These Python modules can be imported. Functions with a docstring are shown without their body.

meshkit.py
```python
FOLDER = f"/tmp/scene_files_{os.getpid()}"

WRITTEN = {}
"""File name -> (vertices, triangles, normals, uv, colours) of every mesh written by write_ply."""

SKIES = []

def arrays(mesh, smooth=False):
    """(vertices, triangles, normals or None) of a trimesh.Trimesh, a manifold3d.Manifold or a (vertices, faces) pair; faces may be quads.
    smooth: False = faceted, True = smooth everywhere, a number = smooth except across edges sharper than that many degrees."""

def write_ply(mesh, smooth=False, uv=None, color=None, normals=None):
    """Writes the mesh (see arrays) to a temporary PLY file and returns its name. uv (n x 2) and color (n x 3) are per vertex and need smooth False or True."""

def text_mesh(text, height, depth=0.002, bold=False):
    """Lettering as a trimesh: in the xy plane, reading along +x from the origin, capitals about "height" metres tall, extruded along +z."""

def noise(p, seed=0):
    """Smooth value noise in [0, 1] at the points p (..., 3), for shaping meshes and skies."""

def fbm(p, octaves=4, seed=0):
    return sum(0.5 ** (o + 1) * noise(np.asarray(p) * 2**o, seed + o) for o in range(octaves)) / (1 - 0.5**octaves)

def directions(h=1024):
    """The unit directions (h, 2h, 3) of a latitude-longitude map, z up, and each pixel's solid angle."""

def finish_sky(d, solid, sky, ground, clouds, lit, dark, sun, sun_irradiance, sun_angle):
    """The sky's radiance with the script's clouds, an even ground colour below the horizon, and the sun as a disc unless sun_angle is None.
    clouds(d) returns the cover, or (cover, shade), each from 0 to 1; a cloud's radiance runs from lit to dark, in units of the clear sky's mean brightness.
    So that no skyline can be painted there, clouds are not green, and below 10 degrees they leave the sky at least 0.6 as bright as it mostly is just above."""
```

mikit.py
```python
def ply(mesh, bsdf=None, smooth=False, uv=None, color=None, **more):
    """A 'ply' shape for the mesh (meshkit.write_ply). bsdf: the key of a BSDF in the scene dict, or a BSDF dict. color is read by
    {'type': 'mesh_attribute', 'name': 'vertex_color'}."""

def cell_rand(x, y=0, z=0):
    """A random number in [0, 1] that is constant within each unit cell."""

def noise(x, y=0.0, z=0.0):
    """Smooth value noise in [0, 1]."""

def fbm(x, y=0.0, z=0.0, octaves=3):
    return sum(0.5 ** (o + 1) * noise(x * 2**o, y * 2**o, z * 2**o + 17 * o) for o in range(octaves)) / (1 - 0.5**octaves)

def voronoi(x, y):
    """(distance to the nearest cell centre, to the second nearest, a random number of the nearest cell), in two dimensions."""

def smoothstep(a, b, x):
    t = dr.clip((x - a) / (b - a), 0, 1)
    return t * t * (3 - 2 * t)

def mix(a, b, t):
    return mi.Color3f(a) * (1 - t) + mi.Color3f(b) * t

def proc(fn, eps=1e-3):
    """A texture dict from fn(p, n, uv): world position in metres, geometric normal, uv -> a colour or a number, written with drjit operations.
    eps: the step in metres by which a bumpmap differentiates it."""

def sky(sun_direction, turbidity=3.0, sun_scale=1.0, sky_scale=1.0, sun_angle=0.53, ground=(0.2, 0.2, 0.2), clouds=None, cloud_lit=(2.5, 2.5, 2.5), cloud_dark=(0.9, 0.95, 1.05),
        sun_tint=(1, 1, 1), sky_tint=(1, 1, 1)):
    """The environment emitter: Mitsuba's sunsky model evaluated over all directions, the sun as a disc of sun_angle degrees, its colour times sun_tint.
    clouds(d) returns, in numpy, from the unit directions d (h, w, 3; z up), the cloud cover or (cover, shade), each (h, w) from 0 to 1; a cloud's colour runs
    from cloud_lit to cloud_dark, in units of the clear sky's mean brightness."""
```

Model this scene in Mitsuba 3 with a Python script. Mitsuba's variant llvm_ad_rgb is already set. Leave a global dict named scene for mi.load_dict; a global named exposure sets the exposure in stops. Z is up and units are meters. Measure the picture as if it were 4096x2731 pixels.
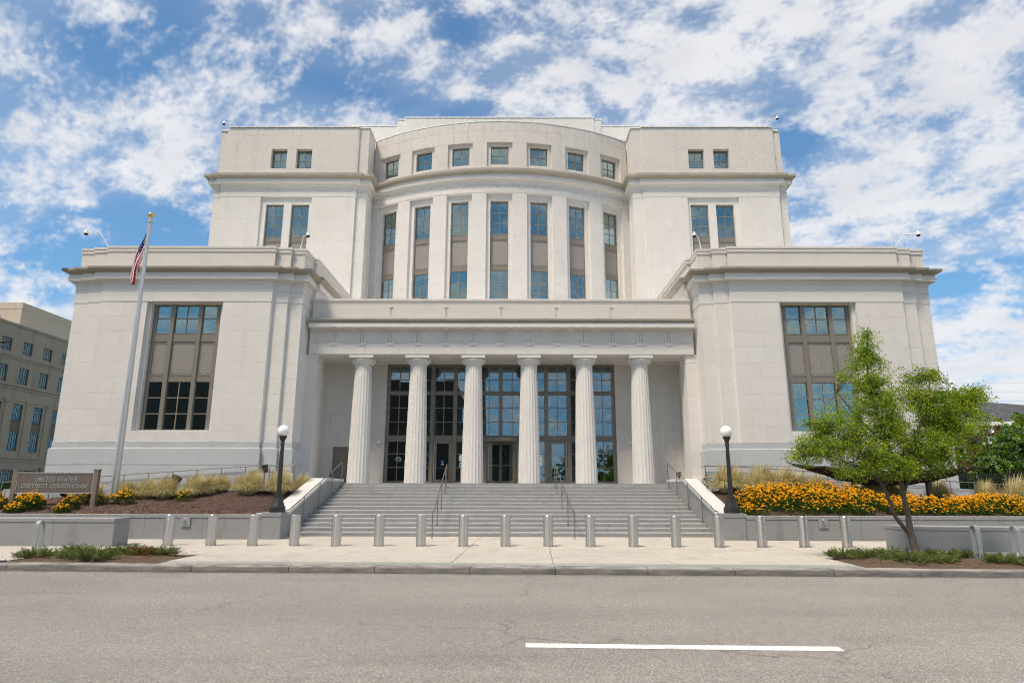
import math, random
import numpy as np, trimesh, mitsuba as mi, drjit as dr
import shapely.geometry as sg
import mikit, meshkit
from mikit import proc, noise, fbm, voronoi, cell_rand, smoothstep, mix, ply
T = mi.ScalarTransform4f
rng = np.random.default_rng(7)
random.seed(7)

# ---------------------------------------------------------------- camera, sky, exposure
F, PITCH, YAW, ROLL = 2603.496, math.radians(12.8), math.radians(-.222), math.radians(.12)
CAM = np.array([.723, 0, 1.79])
_r = np.array([math.cos(YAW), -math.sin(YAW), 0]); _f = np.array([math.sin(YAW), math.cos(YAW), 0]); _u = np.array([0, 0, 1.])
FW = math.cos(PITCH) * _f + math.sin(PITCH) * _u
UP = math.cos(PITCH) * _u - math.sin(PITCH) * _f
UP = math.cos(ROLL) * UP - math.sin(ROLL) * _r
scene, labels = {}, {}
scene['camera'] = {'type': 'perspective', 'fov': 2 * math.degrees(math.atan(2048 / F)), 'fov_axis': 'x', 'near_clip': .1, 'far_clip': 5000.,
                   'to_world': T().look_at(origin=CAM.tolist(), target=(CAM + FW).tolist(), up=UP.tolist())}
exposure = 1.8


def clouds(d):
    """A mackerel sky: small broken puffs in patches, thicker to the right."""
    z = np.maximum(d[..., 2], .03)
    p = np.stack([d[..., 0] / z, d[..., 1] / z, np.zeros_like(z)], -1)
    b = d / (z + .38)[..., None]; b = np.stack([b[..., 0], b[..., 1], np.zeros_like(z)], -1)

    def octs(q, f, n, gain, seed):
        a, s, t = 1., 0., 0.
        for i in range(n):
            s = s + a * (meshkit.noise(q * np.array(f) * 2.03 ** i + 7.3 * i + seed, seed + i) - .5); t += a * a; a *= gain
        return s / math.sqrt(t)
    w = np.stack([octs(b, [3., 3., 1], 3, .5, 11), octs(b, [3., 3., 1], 3, .5, 12), z * 0], -1)
    c_, s_ = math.cos(.4), math.sin(.4)
    q = b + .07 * w
    q = np.stack([q[..., 0] * c_ - q[..., 1] * s_, q[..., 0] * s_ + q[..., 1] * c_, q[..., 2]], -1)
    big = octs(q, [2.2, 2.6, 1], 3, .55, 3)
    puff = octs(q, [16., 23., 1], 6, .72, 40)

    def spot(x, y, rx, ry, rot=0.):
        c, s = math.cos(rot), math.sin(rot)
        a, e = p[..., 0] - x, p[..., 1] - y
        return np.exp(-((a * c + e * s) / rx) ** 2 - ((e * c - a * s) / ry) ** 2)
    bias = .045 + .17 * big
    bias = bias - .42 * spot(-.90, 1.33, .20, .11, -.25) - .42 * spot(-.36, 1.53, .26, .10, .35) - .34 * spot(-.13, 1.25, .06, .16, -.3)
    bias = bias - .60 * spot(-1.75, 2.75, .70, .34, -.5) - .36 * spot(2.3, 3.3, .35, .8, -.5) - .32 * spot(.84, 1.80, .07, .42, -.5) - .22 * spot(1.3, 1.3, .10, .3, -.5) - .22 * spot(-1.25, 1.15, .12, .12)
    bias = bias + .14 * spot(1.5, 2.1, .65, .6) + .09 * spot(.35, 1.35, .5, .22) + .09 * spot(-1.30, 1.80, .35, .25) + .34 * spot(-3.2, 4.1, .9, .7) + .42 * spot(4.2, 6, 2, 2.4) + .06 * spot(.95, 1.3, .25, .2) + .10 * spot(-.75, 1.75, .3, .2)
    v = .92 * puff + bias
    cover = np.clip((v + .23) / .60, 0, 1)
    cover = cover * cover * (3 - 2 * cover)
    qs = np.stack([p[..., 0] * .87 - p[..., 1] * .5, p[..., 0] * .5 + p[..., 1] * .87, p[..., 2]], -1) + .25 * w
    veil = np.clip(.30 * octs(qs, [.8, 2.8, 1], 4, .6, 21) + .10 + .35 * bias, 0, .32)
    cover = np.clip(cover * .93 + (veil + .05) * (1 - cover), 0, 1)
    shade = np.clip(.55 * octs(q, [9., 12., 1], 4, .6, 60) + .10, 0, .38) * np.clip(cover * 2.2 - 1.2, 0, 1)
    return cover, shade


SUN = np.array([-.56, -.72, 1.52])
scene['sky'] = mikit.sky(SUN / np.linalg.norm(SUN), turbidity=2.6, sun_scale=.73, sky_scale=1.1, sun_angle=13.0, clouds=clouds,
                         cloud_lit=(2.55, 2.55, 2.6), cloud_dark=(1.35, 1.42, 1.55), sun_tint=(.98, .985, 1), sky_tint=(.64, .99, 1.07), ground=(.25, .24, .22))


# ---------------------------------------------------------------- materials
def mat(name, rough=.6, base=None, fn=None, bump=None, bscale=1., eps=1e-3, **kw):
    b = {'type': 'principled', 'roughness': rough, 'base_color': proc(fn) if fn else {'type': 'rgb', 'value': list(base)}, **kw}
    if bump:
        b = {'type': 'bumpmap', 'arbitrary': proc(bump, eps), 'scale': bscale, 'bsdf': b}
    scene[name] = {'type': 'twosided', 'bsdf': b}
    return name


C3 = mi.Color3f


def stone(p, tone, warm):
    g = fbm(p.x * .8 + p.y * .6, p.y * .9, p.z * 1.3, 3)
    s = noise(p.x * 4 + p.y * 3, p.y * 3, p.z * 13)
    st = smoothstep(.5, .8, fbm(p.x * .45, p.y * .5, p.z * .35 + 5, 4))
    streak = smoothstep(.55, .85, fbm(p.x * 2.6 + p.y * 2.2, 3., p.z * .22, 3))
    c = mix((.658, .640, .614), (.632, .605, .570), dr.clip(.60 * tone + .45 * (g - .5) + .25 * warm, 0, 1))
    return c * (.985 + .03 * s) * (1 - .06 * st - .05 * streak)


mat('limestone', .75, fn=lambda p, n, uv: stone(p, .35, .2))
mat('limestone_block', .75, fn=lambda p, n, uv: stone(p, uv.x, uv.y))
mat('limestone_attic', .78, fn=lambda p, n, uv: stone(p, .65, .8) * C3(.945, .925, .91))
mat('limestone_attic_block', .78, fn=lambda p, n, uv: stone(p, .45 + .4 * uv.x, .8) * C3(.945, .925, .91))
mat('weathered_limestone', .85, fn=lambda p, n, uv: mix((.43, .395, .335), (.30, .272, .225), fbm(p.x * 1.7 + p.y, p.y * 1.3, p.z * 4, 4)))
mat('granite', .55, fn=lambda p, n, uv: mix((.47, .49, .50), (.41, .425, .432), fbm(p.x * 1.2, p.y * 1.2, p.z * 1.5, 3)) * (.90 + .2 * noise(p.x * 45, p.y * 45, p.z * 45)))
mat('granite_block', .55, fn=lambda p, n, uv: mix((.49, .51, .52), (.445, .46, .468), dr.clip(uv.x * .8 + .4 * (fbm(p.x * 1.2, p.y * 1.2, p.z * 1.5, 3) - .3), 0, 1)) * (.93 + .14 * noise(p.x * 45, p.y * 45, p.z * 45)))
mat('granite_step', .6, fn=lambda p, n, uv: mix((.325, .328, .326), (.262, .266, .266), fbm(p.x * .9, p.y * 2, p.z * 6, 4)) * (.88 + .24 * noise(p.x * 40, p.y * 40, p.z * 40)) * (1 - .10 * smoothstep(.55, .75, fbm(p.x * 2.3, 4., p.z * 9, 3))))
mat('granite_wall', .6, fn=lambda p, n, uv: mix((.285, .29, .29), (.225, .23, .232), fbm(p.x * .8, p.y * 1.2, p.z * 1.6, 4)) * (.88 + .24 * noise(p.x * 42, p.y * 42, p.z * 42)) * (1 - .14 * smoothstep(.6, .75, fbm(p.x * 2.6, 4., p.z * .4, 3))))
mat('granite_cap', .6, fn=lambda p, n, uv: mix((.62, .62, .61), (.54, .54, .53), fbm(p.x * 1.3, p.y * 1.2, p.z * 1.6, 3)) * (.93 + .14 * noise(p.x * 42, p.y * 42, p.z * 42)))
mat('kerb_granite', .75, fn=lambda p, n, uv: mix((.33, .315, .29), (.10, .096, .088), dr.clip(1.3 * fbm(p.x * 3.1, p.y * 5, p.z * 12, 4) - .15, 0, 1)) * (.8 + .4 * noise(p.x * 60, p.y * 60, p.z * 60)) * (1 - .38 * smoothstep(.0, -.05, p.z) * (.6 + .4 * noise(p.x * 5, p.y * 2, 8.))),  # road face darkened in colour below the top: gutter dirt and painted shade
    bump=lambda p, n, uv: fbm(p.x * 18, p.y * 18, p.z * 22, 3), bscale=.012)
mat('bluestone', .75, fn=lambda p, n, uv: mix((.27, .285, .265), (.205, .22, .205), dr.clip(.6 * uv.x + .6 * fbm(p.x * 1.3, p.y * 3, 0, 3), 0, 1)) * (.9 + .2 * noise(p.x * 60, p.y * 60, 0)))


def conc(p, n, uv):
    g = fbm(p.x * .55, p.y * .8, 0, 4)
    st = smoothstep(.5, .75, fbm(p.x * 1.3 + 9, p.y * 1.6, 0, 4))
    c = mix((.385, .362, .318), (.340, .318, .278), dr.clip(.6 * g + .4 * uv.x, 0, 1)) * (.93 + .14 * noise(p.x * 70, p.y * 70, 0))
    spots = smoothstep(.79, .83, noise(p.x * 4.1, p.y * 4.1, 3.))
    return c * (1 - .09 * st - .10 * spots)


mat('concrete_slab', .8, fn=conc)


def asphalt(p, n, uv):
    a, b, r = voronoi(p.x * 44, p.y * 44)
    a2, b2, r2 = voronoi(p.x * 17 + 5, p.y * 17)
    g = fbm(p.x * .35, p.y * .8, 0, 5)
    lane = smoothstep(.42, .68, fbm(p.x * .10, p.y * .9, 4, 3))
    c = mix((.290, .275, .256), (.232, .219, .204), dr.clip(1.2 * g - .1, 0, 1))
    c = c * (.62 + .74 * r * smoothstep(.8, .2, a) + .12 * r2) * (1 + .35 * smoothstep(.93, .97, r2) * smoothstep(.35, .15, a2))
    c = c * (1.02 - .07 * lane)
    wx = p.x + .6 * fbm(p.x * 2.4, p.y * 2.4, 2, 4); wy = p.y + .6 * fbm(p.x * 2.4, p.y * 2.4, 7, 4)
    d1, d2, _ = voronoi(wx * .19 + .71, wy * .19 + .45)
    crack = smoothstep(.013, .004, d2 - d1) * smoothstep(.45, .6, fbm(p.x * .5, p.y * .5, 9, 2))
    t = (p.x - .46) * .03403 + (p.y - 16.08) * .99942                # distance from the kerb
    gut = smoothstep(-.55, -.05, t) * fbm(p.x * 2, p.y * 6, 1, 3)
    oil = smoothstep(.60, .72, fbm(p.x * .55, p.y * 1.6, 11, 3)) * .08
    return c * (1 - .30 * crack) * (1 - .35 * gut) * (1 - oil)


mat('asphalt', .9, fn=asphalt, bump=lambda p, n, uv: voronoi(p.x * 44, p.y * 44)[0], bscale=.010)


def roadpaint(p, n, uv):
    a, b, r = voronoi(p.x * 62, p.y * 62)
    wear = .75 * smoothstep(.60, .85, fbm(p.x * 3, p.y * 6, 0, 4) + .14 * r - .10)
    return mix((.64, .63, .60), (.32, .305, .285), wear)


mat('road_paint', .75, fn=roadpaint)
mat('bronze_paint', .45, base=(.195, .178, .150), spec_tint=.2)
mat('bronze_muntin', .45, base=(.235, .208, .165))
mat('spandrel_metal', .5, base=(.258, .240, .222))
mat('door_metal', .5, base=(.215, .192, .155))
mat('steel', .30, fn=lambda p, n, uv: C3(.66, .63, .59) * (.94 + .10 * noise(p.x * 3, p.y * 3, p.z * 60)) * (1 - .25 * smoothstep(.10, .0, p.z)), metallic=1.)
scene['brushed_steel'] = {'type': 'twosided', 'bsdf': {**scene['steel']['bsdf'], 'anisotropic': .88}}
mat('dull_steel', .38, base=(.50, .49, .47), metallic=.9)
mat('rail_metal', .45, base=(.22, .205, .185), metallic=.6)
mat('galvanised', .5, fn=lambda p, n, uv: mix((.40, .42, .43), (.31, .33, .34), fbm(p.x * 25, p.y * 25, p.z * 12, 2)), metallic=.35)
mat('pole_aluminium', .36, base=(.60, .58, .54), metallic=.8)
mat('gold', .25, base=(.85, .58, .16), metallic=1.)
mat('black_iron', .38, base=(.016, .016, .017), clearcoat=.5, clearcoat_gloss=.7)
mat('dark_metal', .6, base=(.035, .03, .028))
mat('white_enamel', .4, base=(.78, .78, .77))
mat('white_metal', .4, base=(.80, .80, .79))
mat('lamp_globe', .15, base=(.88, .88, .88), clearcoat=.6)
mat('rusted_steel', .7, fn=lambda p, n, uv: mix((.040, .016, .012), (.020, .012, .010), fbm(p.x * 5, p.y * 5, p.z * 14, 4)))
mat('brown_post', .7, fn=lambda p, n, uv: mix((.13, .095, .075), (.09, .065, .05), fbm(p.x * 6, p.y * 6, p.z * 2, 3)))
mat('sign_face', .55, fn=lambda p, n, uv: mix((.150, .122, .105), (.120, .098, .086), fbm(p.x * 2, 1., p.z * 3, 3)))
mat('sign_post', .65, fn=lambda p, n, uv: mix((.20, .165, .135), (.16, .132, .11), fbm(p.x * 9, p.y * 9, p.z * 2, 3)))
mat('sign_trim', .5, base=(.42, .42, .44))
mat('sign_letter', .5, base=(.35, .40, .385))
mat('penthouse_panel', .6, base=(.72, .71, .68))
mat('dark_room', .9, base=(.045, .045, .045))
mat('lobby', .8, base=(.12, .115, .105))
mat('lobby_stone', .6, base=(.40, .40, .38))
mat('paper', .8, base=(.82, .82, .82))
mat('plaque', .5, base=(.27, .28, .285))
mat('plaque_ink', .6, base=(.11, .115, .12))
mat('sticker_blue', .5, base=(.02, .16, .38))
mat('mulch', .95, fn=lambda p, n, uv: mix((.140, .086, .068), (.055, .036, .029), dr.clip(voronoi(p.x * 24, p.y * 44)[2] * .75 + .5 * fbm(p.x * 6, p.y * 9, p.z * 5, 3) - .12, 0, 1)),
    bump=lambda p, n, uv: voronoi(p.x * 24, p.y * 44)[0], bscale=.03)
mat('mulch_chip', .95, base=(.15, .095, .072))
mat('mulch_chip_pale', .95, base=(.21, .155, .115))
mat('soil', .95, fn=lambda p, n, uv: mix((.15, .11, .075), (.075, .052, .038), dr.clip(voronoi(p.x * 26, p.y * 40)[2] * .6 + .5 * fbm(p.x * 5, p.y * 7, 0, 3) - .1, 0, 1)), bump=lambda p, n, uv: voronoi(p.x * 26, p.y * 40)[0], bscale=.025)
mat('grass_cover', .95, fn=lambda p, n, uv: mix((.05, .10, .02), (.10, .15, .035), fbm(p.x * 3, p.y * 3, 0, 3)))
mat('far_ground', .95, fn=lambda p, n, uv: mix((.16, .15, .12), (.07, .10, .045), fbm(p.x * .03, p.y * .03, 0, 3)))
mat('bark', .9, fn=lambda p, n, uv: mix((.16, .125, .10), (.065, .05, .042), fbm(p.x * 22, p.y * 22, p.z * 7, 4)), bump=lambda p, n, uv: fbm(p.x * 30, p.y * 30, p.z * 8, 3), bscale=.02)
mat('flag_red', .8, base=(.42, .012, .022))
mat('flag_white', .8, base=(.74, .74, .76))
mat('flag_blue', .8, base=(.022, .028, .12))
mat('old_stone', .85, fn=lambda p, n, uv: mix((.36, .30, .25), (.30, .25, .206), fbm(p.x * .3, p.y * .35, p.z * .6, 4)) * (1 - .22 * smoothstep(.5, .8, fbm(p.x * 1, p.y * 1.4, p.z * .12, 3))))
mat('old_stone_dark', .85, base=(.16, .13, .105))
mat('pent_stone', .85, base=(.50, .44, .355))
mat('far_metal', .6, base=(.11, .085, .075))
mat('brick', .9, fn=lambda p, n, uv: mix((.17, .055, .04), (.10, .035, .028), cell_rand(dr.floor(p.x * 4.5 + .5 * dr.floor(p.z * 13)), dr.floor(p.z * 13))) * 1.)
mat('shingle', .9, fn=lambda p, n, uv: mix((.075, .08, .088), (.045, .048, .055), cell_rand(dr.floor(p.x * 3 + .5 * dr.floor(p.z * 9)), dr.floor(p.z * 9))))
mat('cable', .7, base=(.16, .16, .17))
mat('across_wall', .85, base=(.075, .065, .055))
mat('across_glass', .2, base=(.02, .03, .035))


def leafmat(name, c, trans=.7):
    scene[name] = {'type': 'principledthin', 'base_color': {'type': 'rgb', 'value': list(c)}, 'roughness': .55, 'diff_trans': trans}
    return name


leafmat('leaf_light', (.39, .49, .05)); leafmat('leaf_mid', (.22, .35, .03)); leafmat('leaf_dark', (.10, .19, .022))
leafmat('leaf_bright', (.20, .27, .02)); leafmat('magnolia_leaf', (.075, .165, .035), .5); leafmat('glint_leaf', (.34, .43, .30), .4); leafmat('hedge_leaf', (.03, .065, .014), .3)  # silvery colour stands in for the glint on magnolia leaves
leafmat('straw', (.66, .56, .30)); leafmat('straw_green', (.36, .34, .12)); leafmat('straw_pale', (.80, .71, .46))
leafmat('petal', (.90, .45, .016), .5); leafmat('petal_deep', (.84, .34, .008), .5); leafmat('flower_leaf', (.055, .105, .02), .5); leafmat('juniper', (.115, .165, .045), .4); leafmat('juniper_pale', (.24, .27, .09), .4); leafmat('dry_leaf', (.20, .08, .03), .3)
mat('flower_eye', .8, base=(.03, .012, .006))
scene['far_glass'] = {'type': 'thindielectric', 'int_ior': 1.7, 'specular_reflectance': {'type': 'rgb', 'value': [.5, .85, 1.0]}, 'specular_transmittance': {'type': 'rgb', 'value': [.3, .4, .42]}}
scene['glass'] = {'type': 'thindielectric', 'int_ior': 2.6, 'specular_reflectance': {'type': 'rgb', 'value': [.72, .95, .93]}, 'specular_transmittance': {'type': 'rgb', 'value': [.32, .40, .40]}}
scene['lobby_glass'] = {'type': 'thindielectric', 'int_ior': 2.2, 'specular_reflectance': {'type': 'rgb', 'value': [.72, .92, 1.0]}, 'specular_transmittance': {'type': 'rgb', 'value': [.5, .58, .56]}}


# ---------------------------------------------------------------- helpers
class MB:
    """Collects boxes, quads, tubes, lathes and sweeps into one mesh."""

    def __init__(s):
        s.v, s.f, s.n = [], [], 0

    def add(s, v, f):
        v = np.asarray(v, float).reshape(-1, 3); f = np.asarray(f, int)
        if f.ndim == 2 and f.shape[1] == 4:
            f = np.vstack([f[:, [0, 1, 2]], f[:, [0, 2, 3]]])
        s.v.append(v); s.f.append(f + s.n); s.n += len(v)
        return s

    def box(s, x0, x1, y0, y1, z0, z1):
        v = [[x, y, z] for z in (z0, z1) for y in (y0, y1) for x in (x0, x1)]
        return s.add(v, [[0, 2, 3, 1], [4, 5, 7, 6], [0, 1, 5, 4], [2, 6, 7, 3], [0, 4, 6, 2], [1, 3, 7, 5]])

    def quad(s, a, b, c, d):
        return s.add([a, b, c, d], [[0, 1, 2, 3]])

    def tube(s, pts, r, n=8, cap=True):
        pts = np.asarray(pts, float); m = len(pts)
        r = np.broadcast_to(np.asarray(r, float), (m,))
        t = np.gradient(pts, axis=0) if m > 2 else np.repeat([pts[1] - pts[0]], 2, 0)
        t /= np.linalg.norm(t, axis=1, keepdims=True) + 1e-12
        ref = np.array([0, 0, 1.]) if abs(t[0, 2]) < .9 else np.array([1., 0, 0])
        ring = []
        a0 = np.arange(n) * 2 * np.pi / n
        for i in range(m):
            x = np.cross(t[i], ref); x /= np.linalg.norm(x) + 1e-12
            y = np.cross(x, t[i]); ref = y
            ring.append(pts[i] + r[i] * (np.cos(a0)[:, None] * x + np.sin(a0)[:, None] * y))
        v = np.vstack(ring); f = []
        for i in range(m - 1):
            for k in range(n):
                f.append([i * n + k, i * n + (k + 1) % n, (i + 1) * n + (k + 1) % n, (i + 1) * n + k])
        s.add(v, f)
        if cap:
            for i in (0, m - 1):
                s.add(np.vstack([ring[i], pts[i]]), [[k, (k + 1) % n, n] for k in range(n)])
        return s

    def lathe(s, prof, c=(0, 0), n=24):
        prof = np.asarray(prof, float); a = np.arange(n) * 2 * np.pi / n
        v = np.stack([np.stack([c[0] + r * np.cos(a), c[1] + r * np.sin(a), np.full(n, z)], 1) for r, z in prof]).reshape(-1, 3)
        f = [[i * n + k, i * n + (k + 1) % n, (i + 1) * n + (k + 1) % n, (i + 1) * n + k] for i in range(len(prof) - 1) for k in range(n)]
        return s.add(v, f)

    def sweep(s, path, prof, closed=False):
        """prof [(outward offset, z)] along the plan path; outward is to the right of travel; mitred corners."""
        p = np.asarray(path, float); m = len(p)
        d = np.diff(p, axis=0); d /= np.linalg.norm(d, axis=1, keepdims=True)
        nr = np.stack([d[:, 1], -d[:, 0]], 1)
        nv = np.zeros_like(p)
        for i in range(m):
            a = nr[max(i - 1, 0)]; b = nr[min(i, m - 2)]
            h = a + b; nv[i] = h / (1 + a @ b)
        k = len(prof)
        v = np.array([[*(p[i] + o * nv[i]), z] for i in range(m) for o, z in prof])
        f = [[i * k + j, i * k + j + 1, (i + 1) * k + j + 1, (i + 1) * k + j] for i in range(m - 1) for j in range(k - 1)]
        return s.add(v, f)

    def cbox(s, c, th0, th1, r0, r1, z0, z1, n=4):
        """A curved box about the vertical axis at c: th measured from -y, r0 the front (outer) radius."""
        th = np.linspace(th0, th1, n + 1)
        v = np.array([[c[0] + r * math.sin(t), c[1] - r * math.cos(t), z] for t in th for r in (r0, r1) for z in (z0, z1)])
        f = []
        for i in range(n):
            a, b = i * 4, i * 4 + 4
            f += [[a, b, b + 1, a + 1], [a + 2, a + 3, b + 3, b + 2], [a + 1, b + 1, b + 3, a + 3], [a, a + 2, b + 2, b]]
        f += [[0, 1, 3, 2], [n * 4, n * 4 + 2, n * 4 + 3, n * 4 + 1]]
        return s.add(v, f)

    def poly(s, pg, y0, y1):
        """A polygon in (x, z) with holes, extruded from y0 to y1."""
        m = trimesh.creation.extrude_polygon(pg, y1 - y0, engine='earcut')
        v = m.vertices
        return s.add(np.stack([v[:, 0], y0 + v[:, 2], v[:, 1]], 1), m.faces[:, ::-1])

    def mesh(s, xf=None, mirror=False):
        v = np.vstack(s.v); f = np.vstack(s.f)
        if xf is not None:
            v = xf(v)
        if mirror:
            v = v * [-1, 1, 1]; f = f[:, ::-1]
        return v, f


used = {}


def newkey(base):
    n = used.get(base, 0); used[base] = n + 1
    return base if n == 0 else f'{base}_{n:03d}'


def ent(base, m, bsdf, smooth=False, xf=None, mirror=False, uv=None, **kw):
    """One entry of the scene under the next free key of this name."""
    k = newkey(base)
    me = m.mesh(xf, mirror) if isinstance(m, MB) else m
    scene[k] = ply(me, bsdf, smooth=smooth, uv=uv, **kw)
    return k


def thing(name, label, cat, group=None, key=None):
    k = key or newkey(name)
    labels[k] = {'label': label, 'category': cat}
    if group:
        labels[k]['group'] = group
    return k


def setting(k, kind='structure', label=None):
    labels.setdefault(k, {})['kind'] = kind
    if label:
        labels[k]['label'] = label


def copy_thing(src, name, label, cat, group, to_world):
    k = thing(name, label, cat, group)
    for e in [e for e in scene if e == src or e.startswith(src + '__')]:
        scene[k + e[len(src):]] = {**scene[e], 'to_world': to_world}
    return k


def uvc(n, a, b):
    return np.tile([[a, b]], (n, 1))

# ---------------------------------------------------------------- setting: ground, road, kerb, sidewalk
KA = math.radians(-1.95)                                     # the kerb runs a little askew of the facade
kd, kn = np.array([math.cos(KA), math.sin(KA)]), np.array([-math.sin(KA), math.cos(KA)])
K0 = np.array([.46, 16.08])                                  # a point on the road edge of the kerb top
KP = lambda s, t: K0 + s * kd + t * kn
KM = lambda s, t, z: [*KP(s, t), z]
g = MB(); g.quad([-1500, -1500, -.6], [1500, -1500, -.6], [1500, 1500, -.6], [-1500, 1500, -.6])
setting(ent('ground', g, 'far_ground'), label='open ground reaching to the horizon')
g = MB(); g.quad(KM(-160, -13.2, -.15), KM(160, -13.2, -.15), KM(160, .02, -.15), KM(-160, .02, -.15))
g.quad(KM(-160, -13.2, -.15), KM(160, -13.2, -.15), KM(160, -13.2, -.62), KM(-160, -13.2, -.62))
setting(ent('road', g, 'asphalt'), label='worn warm-grey asphalt road in front of the courthouse')
# painted dash, a sheet on the road
g = MB(); n = 24
sx = np.linspace(.87, 4.84, n); y0 = np.interp(sx, [.87, 4.84], [8.855, 8.70]); y1 = np.interp(sx, [.87, 4.84], [9.085, 8.935])
v = np.array([[sx[i] - (.0 if j else (.03 if i == n - 1 else 0)), (y1 if j else y0)[i] + rng.normal(0, .0012), -.146] for i in range(n) for j in (0, 1)])
g.add(v, [[2 * i, 2 * i + 2, 2 * i + 3, 2 * i + 1] for i in range(n - 1)])
k = ent('lane_dash', g, 'road_paint'); labels[k] = {'label': 'white painted lane dash on the road', 'kind': 'structure'}
# kerb stones
s0 = -22.0; i = 0
setting('kerb', label='weathered granite kerb along the road')
while s0 < 24:
    L = rng.uniform(1.9, 2.7) if i else 2.2
    g = MB(); dz, dt = rng.normal(0, .006), rng.normal(0, .008)
    m = 10; ss = np.linspace(s0 + .008, s0 + L - .008, m)
    fr = [(-.004, -.30), (.0, -.12), (.012, -.03), (.03, -.004), (.45, 0.), (.45, -.3)]
    v = []
    for q in ss:
        j = rng.normal(0, .006, 6)
        for a, (t, z) in enumerate(fr):
            v.append(KM(q, t + dt + (j[a] if a < 3 else 0), z + dz + (.4 * j[a] if 0 < a < 4 else 0)))
    g.add(v, [[a * 6 + b, a * 6 + b + 1, a * 6 + b + 7, a * 6 + b + 6] for a in range(m - 1) for b in range(5)])
    g.add(v[:6], [[0, 1, 2], [0, 2, 3], [0, 3, 4], [0, 4, 5]]); g.add(v[-6:], [[0, 2, 1], [0, 3, 2], [0, 4, 3], [0, 5, 4]])
    ent('kerb__stone', g, 'kerb_granite', smooth=40); s0 += L; i += 1
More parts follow.
